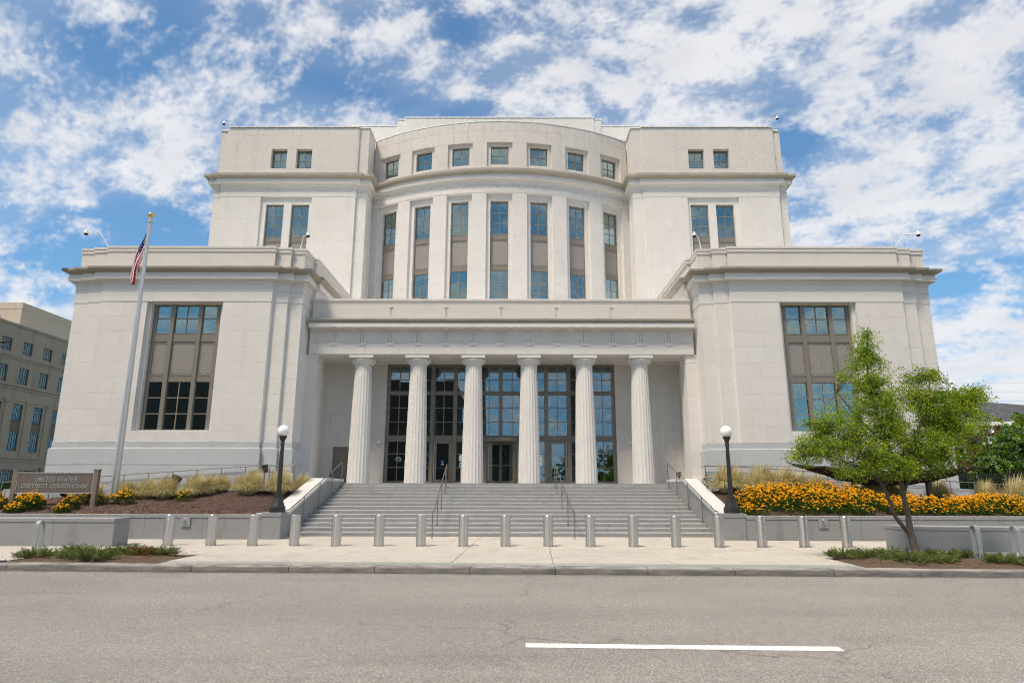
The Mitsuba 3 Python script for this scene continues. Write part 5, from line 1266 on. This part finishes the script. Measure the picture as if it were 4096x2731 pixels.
def juniper(label, x, y, R, H, mt, rr, group='low juniper shrubs in the kerb pits'):
    k = thing('juniper_shrub', label, 'shrub', group); r = np.random.default_rng(rr)
    ns = int(150 * R / .4); t = r.random(ns) ** .55; a = r.uniform(0, 2 * math.pi, ns); rx = R * (1.05 + .30 * np.sin(3 * a + rr) + .18 * np.sin(7 * a + 2 * rr))
    o = np.stack([x + rx * t * np.cos(a), y + .7 * rx * t * np.sin(a), .05 + .62 * H * (1 - t ** 2) * r.uniform(.3, 1.1, ns)], 1)
    d = np.stack([np.cos(a), np.sin(a), r.uniform(.2, 1.3, ns)], 1) + r.normal(0, .35, (ns, 3)); d /= np.linalg.norm(d, axis=1, keepdims=True); L = r.uniform(.12, .26, ns)
    tone = r.random(ns); m = 26
    for nm, mt_, sel in (('needles', mt, tone < .62), ('pale_sprigs', 'juniper_pale', tone >= .62)):
        q = np.repeat(np.nonzero(sel)[0], m); u = r.random(len(q))
        c = o[q] + d[q] * (L[q] * u)[:, None] + r.normal(0, .014, (len(q), 3))
        ent(f'{k}__{nm}', leaves(c, d[q] + r.normal(0, .55, (len(q), 3)), .060, .013, r), mt_)
    g = MB()
    for q in range(0, ns, 3): g.tube([[x + (o[q, 0] - x) * .3, y + (o[q, 1] - y) * .3, .0], o[q], o[q] + d[q] * L[q]], [.009, .006, .003], 4, cap=False)
    ent(k + '__stem', g, 'bark')


J = [(-11.75, 17.75, .42, .24, 'leftmost juniper shrub in the left pit'), (-11.15, 18.45, .45, .30, 'second juniper shrub from the left in the left pit'), (-10.45, 17.6, .5, .33, 'big juniper shrub in the middle of the left pit'), (-9.85, 18.4, .5, .30, 'juniper shrub at the back of the left pit'), (-9.95, 17.3, .4, .26, 'juniper shrub at the front of the left pit'), (-9.2, 18.2, .35, .24, 'reddish juniper shrub near the right end of the left pit'), (-8.8, 18.55, .32, .18, 'rightmost low juniper shrub in the left pit'),
     (9.6, 18.3, .45, .20, 'leftmost juniper shrub in the right pit'), (10.15, 17.9, .5, .26, 'second juniper shrub from the left in the right pit'), (10.55, 17.05, .48, .30, 'big juniper shrub at the front of the right pit'), (10.9, 18.5, .4, .2, 'juniper shrub just left of the tree trunk'), (11.35, 16.95, .28, .16, 'small juniper shrub in front of the tree trunk'), (12.15, 18.3, .4, .2, 'juniper shrub just right of the tree trunk'), (12.75, 18.1, .38, .2, 'juniper shrub left of the right bicycle rack'), (12.65, 16.9, .26, .14, 'small juniper shrub near the front of the right pit'), (13.05, 17.25, .3, .12, 'low juniper shrub at the foot of the right bicycle racks'), (13.25, 16.55, .34, .2, 'juniper shrub at the right end of the right pit')]
for i, (x, y, R, H, lab) in enumerate(J): juniper(lab, x, y, R * .86, H * .78, 'juniper', i + 3)
rr = np.random.default_rng(4); c = np.stack([rr.normal(-9.2, .2, 240), rr.normal(18.0, .12, 240), rr.uniform(.08, .30, 240)], 1)
ent([k for k in labels if labels[k].get('label', '').startswith('reddish juniper')][0] + '__dry_sprigs', leaves(c, rr.normal(size=(240, 3)) + [0, 0, .6], .09, .02, rr), 'dry_leaf')


rr = np.random.default_rng(14)
c = []
for a, b in (PITL, PITR):
    for _ in range(420):
        q, t = rr.uniform(a + .1, b - .1), rr.uniform(.5, 2.7); c.append([*KP(q, t), .045 + .06 * rr.random()])
k = ent('dry_leaves', leaves(np.array(c), rr.normal(size=(len(c), 3)) * [1, 1, .15], .05, .024, rr), 'dry_leaf'); labels[k] = {'kind': 'stuff', 'category': 'dry leaves', 'label': 'brown dry leaves lying on the soil of the kerb pits'}


# --- trees
def tree(label, cat_name, base, limbs, blobs, mats, nleaf, L, W, seed, group=None, tw=True, droop=-.15):
    """limbs: list of (points, radii); blobs: (x, y, z, rx, ry, rz, weight) in which the crown's twigs and leaves stand."""
    k = thing(cat_name, label, 'tree', group); r = np.random.default_rng(seed)
    for i, (P, R) in enumerate(limbs):
        m = MB(); P = np.array(P, float)
        t = np.linspace(0, 1, len(P)); tt = np.linspace(0, 1, len(P) * 3); Q = np.stack([np.interp(tt, t, P[:, q]) for q in range(3)], 1)
        Q[1:-1] = (Q[:-2] + Q[1:-1] * 2 + Q[2:]) / 4
        Q[1:-1] += r.normal(0, .008, Q[1:-1].shape)
        m.tube(Q, np.interp(tt, t, R), 10 if R[0] > .04 else 6); ent(k + ('__trunk' if i == 0 else '__limb'), m, 'bark', smooth=40)
    nodes = np.vstack([np.array(P)[len(P) // 2:] for P, _ in limbs])
    B = np.array(blobs, float); B[:, 3:6] *= 1.08; w = B[:, 6] / B[:, 6].sum(); nt = max(60, nleaf // 30)
    j = r.choice(len(B), nt, p=w); d = r.normal(size=(nt, 3)); d /= np.linalg.norm(d, axis=1, keepdims=True)
    tip = B[j, :3] + d * B[j, 3:6] * (r.random((nt, 1)) ** .40) * np.where(r.random((nt, 1)) < .22, 1.28, 1.0)
    # twigs run from the nearest limb outwards to their tips
    nd = np.linalg.norm(tip[:, None] - nodes[None], axis=2); org = nodes[nd.argmin(1)]
    mid = org * .45 + tip * .55 + np.array([0, 0, .10]) + r.normal(0, .06, (nt, 3)); start = org * .75 + tip * .25
    if tw:
        m = MB()
        for q in range(0, nt, 2): m.tube([org[q], start[q], mid[q], tip[q]], [.011, .009, .006, .002], 4, cap=False)
        ent(k + '__twigs', m, 'bark')
    u = r.random((nleaf, 1)); q = r.integers(0, nt, nleaf); dirv = tip[q] - mid[q]; ln = np.linalg.norm(dirv, axis=1, keepdims=True) + 1e-6; dirv /= ln
    c = tip[q] - dirv * np.minimum(ln, .55) * u ** 1.2 + r.normal(0, .075, (nleaf, 3)) * np.array([1, 1, .7])
    ld = dirv * .6 + r.normal(0, .7, (nleaf, 3)) + np.array([0, 0, droop])
    tone = r.random(nt)[q] * .5 + r.random(nleaf) * .5
    e = np.quantile(tone, np.cumsum([m_[1] for m_ in mats])[:-1]) if len(mats) > 1 else []
    cls = np.searchsorted(e, tone)
    for i, (mt, _, nm) in enumerate(mats):
        s_ = cls == i
        ent(f'{k}__{nm}', leaves(c[s_], ld[s_], L, W, r), mt)
    return k


Y = 18.2
tree('young forked street tree with bright green leaves at the kerb on the right', 'street_tree', None,
     [([[11.45, Y, -.05], [11.42, Y, .25], [11.38, Y, .55], [11.33, Y, .72], [11.36, Y, 1.05], [11.30, Y + .02, 1.6], [11.28, Y, 2.2], [11.0, Y + .05, 3.2], [10.75, Y, 4.4], [10.72, Y, 5.6], [10.85, Y, 6.1]], [.125, .10, .095, .09, .07, .062, .056, .042, .028, .014, .006]),
      ([[11.33, Y - .01, .68], [11.15, Y - .03, .86], [10.93, Y - .05, 1.15], [10.90, Y - .06, 1.45], [10.72, Y - .08, 1.9], [10.45, Y - .1, 2.5], [10.0, Y - .15, 3.1], [9.4, Y - .2, 3.4]], [.062, .055, .05, .05, .045, .036, .022, .008]),
      ([[11.30, Y, 1.72], [11.55, Y + .1, 2.05], [12.0, Y + .2, 2.7], [12.7, Y + .2, 3.5], [13.6, Y + .3, 4.2]], [.042, .038, .03, .02, .008]),
      ([[11.2, Y, 2.5], [11.7, Y - .3, 3.3], [12.1, Y - .4, 4.2], [12.2, Y - .4, 4.9]], [.05, .04, .025, .008]),
      ([[10.6, Y - .1, 2.2], [9.8, Y - .3, 2.5], [9.1, Y - .4, 2.75], [8.5, Y - .4, 2.7]], [.035, .028, .018, .006]),
      ([[11.0, Y + .1, 3.1], [10.6, Y + .6, 3.8], [10.2, Y + .8, 4.6]], [.04, .03, .01]), ([[11.1, Y, 2.9], [11.3, Y + .7, 3.6], [11.6, Y + 1., 4.2]], [.04, .03, .01]), ([[11.4, Y - .1, 2.4], [12.2, Y - .6, 2.8], [13.0, Y - .7, 3.0]], [.035, .025, .008])],
     [(10.75, Y, 5.65, .42, .42, .55, 1.1), (10.55, Y, 4.95, .55, .55, .5, 1.3), (10.95, Y, 5.0, .5, .5, .5, 1.0), (10.9, Y, 4.2, .9, .85, .55, 2.4), (12.1, Y - .2, 4.65, .55, .6, .45, 1.4), (11.7, Y, 3.9, .9, 1.0, .6, 3.0), (12.9, Y + .1, 4.05, .75, .8, .45, 2.4), (13.6, Y + .2, 4.35, .55, .6, .32, 1.3), (13.3, Y, 3.55, .6, .7, .4, 1.4), (10.0, Y, 3.6, .8, .85, .42, 2.2), (9.2, Y - .1, 3.0, .75, .7, .32, 1.9), (8.75, Y - .1, 2.65, .5, .5, .28, .9), (8.95, Y - .1, 3.55, .45, .4, .14, .5), (10.2, Y - .1, 2.75, .9, .9, .45, 2.8), (11.4, Y - .2, 3.0, 1.0, 1.0, .6, 3.4), (12.4, Y, 2.95, .85, .9, .5, 2.4), (11.2, Y - .2, 2.35, .95, .8, .3, 2.2), (12.3, Y - .1, 2.4, .6, .7, .25, .9), (9.9, Y - .2, 2.2, .5, .5, .22, .8), (12.7, Y, 3.4, .7, .8, .4, 1.6)],
     [('leaf_dark', .22, 'dark_leaves'), ('leaf_mid', .38, 'leaves'), ('leaf_light', .40, 'light_leaves')], 64000, .074, .027, 12)
tree('broad magnolia with leaf shine painted in silvery colour behind the right end of the sculpture', 'magnolia_tree', None,
     [([[32.4, 41, 1.3], [32.3, 41, 2.6], [32.2, 41, 4.6]], [.16, .13, .05]), ([[32.3, 41, 2.2], [31.2, 40.8, 3.2], [30.2, 40.7, 3.8]], [.08, .06, .03]), ([[32.3, 41, 2.2], [33.6, 40.8, 3.2], [34.6, 40.7, 3.9]], [.08, .06, .03])],
     [(30.4, 41, 3.6, 1.0, 1.1, .9, 2), (31.5, 41, 4.9, 1.2, 1.2, 1.1, 3), (32.7, 41, 4.4, 1.3, 1.2, 1.1, 3), (34.2, 41, 4.1, 1.4, 1.2, 1.1, 3), (31.4, 40.6, 3.2, 1.5, 1.2, .9, 3), (33.5, 40.6, 3.0, 1.6, 1.2, .9, 3), (29.9, 40.8, 2.7, .8, 1.0, .6, 1), (35.6, 41, 3.4, 1.2, 1.2, 1.0, 2), (29.2, 41, 3.3, .8, 1.0, .7, 1.2), (28.6, 41, 2.5, .7, .9, .6, 1.)],
     [('magnolia_leaf', .52, 'dark_leaves'), ('leaf_mid', .30, 'leaves'), ('glint_leaf', .18, 'glint_leaves')], 19000, .24, .085, 5)
tree('yellow-green tree in front of the brick house at the right edge', 'garden_tree', None,
     [([[42.4, 54, 1.3], [42.5, 54, 4.5], [42.6, 54, 7.0]], [.2, .15, .06]), ([[42.5, 54, 4], [44.0, 54, 5.6]], [.08, .04])],
     [(42.2, 54, 6.2, 1.3, 1.3, .9, 2), (43.6, 54, 6.6, 1.3, 1.3, .9, 2), (43.0, 54, 7.6, .8, 1.0, .6, 1), (41.4, 54, 5.4, 1.2, 1.3, .9, 1.5), (44.6, 54, 5.6, 1.4, 1.4, 1.0, 1.8), (43, 54, 5.2, 1.6, 1.3, .9, 1.5)],
     [('leaf_dark', .3, 'dark_leaves'), ('leaf_mid', .35, 'leaves'), ('leaf_bright', .35, 'light_leaves')], 10000, .24, .11, 6)

# ---------------------------------------------------------------- fences, neighbours
def iron_fence(label, x0, x1, y, z0, z1, step=.13):
    k = thing('iron_fence', label, 'fence'); n = 0
    for x in np.arange(x0, x1, step):
        m = MB(); post = n % 18 == 0; w = .035 if post else .011
        m.box(x - w, x + w, y - w, y + w, z0, z1 + (.1 if post else 0)); m.add([[x - w, y - w, z1 + (.1 if post else 0)], [x + w, y - w, z1 + (.1 if post else 0)], [x + w, y + w, z1 + (.1 if post else 0)], [x - w, y + w, z1 + (.1 if post else 0)], [x, y, z1 + (.2 if post else .09)]], [[0, 1, 4], [1, 2, 4], [2, 3, 4], [3, 0, 4]])
        ent(k + ('__post' if post else '__picket'), m, 'black_iron'); n += 1
    for z in (z0 + .15, z1 - .22, z1 - .06):
        m = MB(); m.box(x0, x1, y - .018, y + .018, z - .02, z + .02); ent(k + '__rail', m, 'black_iron')


iron_fence('black iron picket fence beyond the right end of the courthouse', 24.2, 31.6, 38.0, 1.32, 2.72)
iron_fence('black iron picket fence beyond the left end of the courthouse, behind the sign', -29.8, -24.0, 36.0, .9, 2.75)
r = np.random.default_rng(8)
k = thing('hedge', 'dark green hedge behind the right iron fence', 'hedge')
n = 9000; c = np.stack([r.uniform(24.5, 40, n), 40.6 + r.normal(0, .55, n), 1.3 + 1.5 * r.random(n) ** .8], 1)
ent(k + '__leaves', leaves(c, r.normal(size=(n, 3)) + [0, -.3, .3], .16, .08, r), 'hedge_leaf')
m = MB(); m.box(24.5, 40, 40.5, 40.9, 1.3, 2.5); ent(k + '__core', m, 'dark_metal')
k = thing('shrub', 'dark shrub behind the left iron fence', 'shrub')
n = 4500; c = np.stack([-27 + r.normal(0, 1.4, n), 38.5 + r.normal(0, .6, n), 1.0 + 1.1 * r.random(n)], 1); ent(k + '__leaves', leaves(c, r.normal(size=(n, 3)) + [0, -.3, .3], .16, .08, r), 'hedge_leaf')

# the older stone building far on the left, its front running away from us
k = thing('office_building', 'older tan stone building with blue-green windows at the left edge', 'building')
WX = -70.0; YA, YB = 62, 150
m = MB(); m.box(-110, WX - .35, YA, YB, 0, 24.6); ent(k + '__wall', m, 'old_stone')
bays = [YA + 2.45 + 4.06 * i for i in range(21)]; bays = [b + (92.3 - min(bays, key=lambda q: abs(q - 92.3))) for b in bays]
rows_ = [(20.58, 22.40, 'w'), (16.30, 18.62, 'w'), (11.15, 13.48, 'w'), (9.72, 11.15, 'p'), (6.93, 9.72, 'w'), (1.5, 4.3, 'w')]
m = MB(); zz = sorted({v for a, b, _ in rows_ for v in (a, b)} | {0, 24.6})
for i in range(len(zz) - 1):
    opn = any(a <= zz[i] and zz[i + 1] <= b for a, b, _ in rows_)
    if not opn: m.box(WX - .35, WX, YA, YB, zz[i], zz[i + 1])
    else:
        e = [YA] + [v for b in bays for v in (b - .95, b + .95)] + [YB]
        for q in range(0, len(e), 2): m.box(WX - .35, WX, e[q], e[q + 1], zz[i], zz[i + 1])
ent(k + '__front', m, 'old_stone')
for z, h, o in ((19.9, .35, .16), (19.55, .3, .08), (15.85, .4, .2), (15.45, .3, .10), (13.95, .25, .07), (5.9, .25, .12), (5.45, .2, .06), (24.3, .32, .1)):
    m = MB(); m.box(WX + .002, WX + o, YA, YB, z, z + h); ent(k + '__string_course', m, 'old_stone')
for b in bays:
    if not 84 < b < 108: continue
    for dy in (-2.03,):
        m = MB(); m.box(WX + .003, WX + .12, b + dy - .55, b + dy + .55, 6.2, 13.7); m.box(WX + .003, WX + .2, b + dy - .65, b + dy + .65, 13.7, 13.94); ent(k + '__pilaster', m, 'old_stone')
    for a, c, kind in rows_:
        wk = newkey(f'{k}__window' if kind == 'w' else f'{k}__spandrel_panel')
        if kind == 'p':
            m = MB(); m.box(WX - .28, WX - .22, b - .95, b + .95, a, c); scene[wk] = ply(m.mesh(), 'old_stone_dark'); continue
        m = MB(); m.box(WX - .22, WX - .12, b - .95, b - .87, a, c); m.box(WX - .22, WX - .12, b + .87, b + .95, a, c); m.box(WX - .22, WX - .12, b - .87, b + .87, a, a + .08); m.box(WX - .22, WX - .12, b - .87, b + .87, c - .08, c)
        for q in (-.48, 0, .48): m.box(WX - .21, WX - .13, b + q - .03, b + q + .03, a + .08, c - .08)
        for z in (a + .32, c - .42): m.box(WX - .212, WX - .128, b - .87, b + .87, z - .03, z + .03)
        ent(wk + '__frame', m, 'far_metal')
        m = MB(); m.quad([WX - .17, b - .87, a + .08], [WX - .17, b + .87, a + .08], [WX - .17, b + .87, c - .08], [WX - .17, b - .87, c - .08]); ent(wk + '__pane', m, 'far_glass')
        m = MB(); m.box(WX - .349, WX - .345, b - .95, b + .95, a, c); ent(wk + '__dark_backing', m, 'dark_room')  # dark sheet in place of the unlit room behind the pane
m = MB(); m.box(-95, -74.0, 95, 112, 24.6, 29.2); ent(k + '__roof_house', m, 'pent_stone'); m = MB(); m.box(-95.05, -73.95, 94.95, 112.05, 28.4, 29.35); ent(k + '__roof_band', m, 'pent_stone')
m = MB(); m.tube([[-76.6, 94.9, 24.6], [-76.6, 94.9, 26.6], [-77.0, 94.6, 27.4], [-77.3, 94.4, 27.6]], .06, 6); ent(k + '__roof_pipe', m, 'galvanised')
k = thing('street_light_arm', 'thin grey street light arm reaching in at the left edge', 'street light')
m = MB(); m.tube([[-46, 52, 0], [-46, 52, 12.3], [-45.5, 52, 13.2], [-43.0, 52.2, 13.6], [-41.7, 52.3, 13.62]], [.12, .09, .07, .06, .05], 8); ent(k + '__mast', m, 'galvanised')
m = MB(); m.lathe([(0, .08), (.16, .05), (.2, 0), (.16, -.06), (0, -.1)], (0, 0), 12); v, f = m.mesh(); ent(k + '__lantern', (v * [2.2, 1, 1] + [-41.5, 52.3, 13.58], f), 'dark_metal', smooth=40)

# brick house at the right edge
k = thing('brick_house', 'red brick house with a grey hipped roof and white eaves at the right edge', 'house')
hx0, hx1, hy0, hy1, he = 36, 66, 60, 74, 7.65
m = MB(); m.box(hx0, hx1, hy0, hy1, 0, he - .06); ent(k + '__wall', m, 'brick')
m = MB(); e = .7; z = he + .22; V = [[hx0 - e, hy0 - e, z], [hx1 + e, hy0 - e, z], [hx1 + e, hy1 + e, z], [hx0 - e, hy1 + e, z], [hx0 + 8, 67, 10.65], [hx1 - 16.3, 67, 10.65]]
m.add(V, [[0, 1, 5], [0, 5, 4], [2, 3, 4], [2, 4, 5], [1, 2, 5], [3, 0, 4]]); ent(k + '__roof', m, 'shingle')
m = MB(); m.box(hx0 - e - .03, hx1 + e, hy0 - e - .04, hy0 - e + .03, he - .08, he + .22); m.box(hx0 - e, hx1 + e, hy0 - e + .03, hy0, he - .05, he); m.box(hx0 - e - .04, hx0 - e + .02, hy0 - e + .03, hy1, he - .08, he + .22); ent(k + '__eave', m, 'white_enamel')
for x in np.arange(36, 49, 1.35): m = MB(); m.box(x - .12, x + .12, hy0 - .5, hy0 - .01, he - .75, he - .06); ent(k + '__bracket', m, 'white_enamel')
for x, z in ((38.0, 4.85), (41.15, 4.85), (44.4, 4.85), (47.5, 4.85)):
    wk = newkey(k + '__window'); m = MB(); m.box(x - .6, x + .6, hy0 - .09, hy0 - .0, z - .1, z + .05); m.box(x - .55, x - .45, hy0 - .06, hy0 - .005, z + .05, z + 1.7); m.box(x + .45, x + .55, hy0 - .06, hy0 - .005, z + .05, z + 1.7); m.box(x - .45, x + .45, hy0 - .06, hy0 - .005, z + 1.6, z + 1.7); m.box(x - .45, x + .45, hy0 - .055, hy0 - .004, z + .8, z + .87); ent(wk + '__frame', m, 'white_enamel')
    m = MB(); m.quad([x - .45, hy0 - .03, z + .05], [x + .45, hy0 - .03, z + .05], [x + .45, hy0 - .03, z + 1.6], [x - .45, hy0 - .03, z + 1.6]); ent(wk + '__pane', m, 'glass')
k = thing('garden_house', 'low brick building with a white roof edge at the right picture border', 'house')
m = MB(); m.box(43.0, 52, 55.6, 59, 0, 5.75); ent(k + '__wall', m, 'brick'); m = MB(); m.box(42.7, 52.3, 55.3, 59.2, 5.76, 6.0); ent(k + '__roof_edge', m, 'white_enamel')
for i, (z0, z1, w) in enumerate(((14.3, 14.7, 'uppermost'), (13.4, 13.5, 'middle'), (12.5, 12.2, 'lowest'))):
    kk = thing('overhead_wire', f'{w} of the three thin overhead wires in the sky at the right', 'wire', 'overhead wires at the right'); xs = np.linspace(20, 95, 14)
    m = MB(); m.tube(np.stack([xs, np.full(14, 75.), z0 + (z1 - z0) * (xs - 20) / 75 - .5 * np.sin(np.pi * (xs - 20) / 75)], 1), .008, 4); scene[kk] = ply(m.mesh(), 'cable')

# ---------------------------------------------------------------- across the street, seen only mirrored in the glass
k = thing('building_across', 'dark building across the street, seen mirrored in the left windows', 'building')
m = MB(); m.box(-95, -32, -75, -52, -.6, 24); m.box(-31.9, -11, -75, -50, -.6, 22.3); ent(k + '__wall', m, 'across_wall')
for z in np.arange(3, 20, 4.):
    for x in np.arange(-92, -34, 5.): m = MB(); m.box(x, x + 3, -52.0, -51.9, z, z + 2.2); ent(k + '__window', m, 'across_glass')
for i, (x, y, h) in enumerate(((16, -30, 8.5), (21, -33, 11), (27, -30, 9), (35, -32, 11), (10, -36, 7), (44, -32, 10))):
    lab = ['first tree across the street, mirrored in the right glass door', 'tall tree across the street, mirrored in the rightmost entrance panes', 'third tree across the street from the left', 'fourth tree across the street from the left', 'small tree across the street set farther back', 'last tree across the street on the right'][i]
    tree(lab, 'tree_across', None, [([[x, y, -.6], [x + .1, y, h * .3], [x, y, h * .8]], [.2, .16, .05])], [(x + a * 1.5, y + b, h * c_, 2.6, 2.4, 1.7, 1) for a, b, c_ in ((0, 0, .8), (-1.5, .5, .55), (1.6, -.3, .58), (.2, .6, .35), (-.8, -.6, .4), (1.0, .4, .42))], [('leaf_dark', .6, 'dark_leaves'), ('leaf_mid', .4, 'leaves')], 15000, .24, .14, 40 + i, 'trees across the street', tw=False)
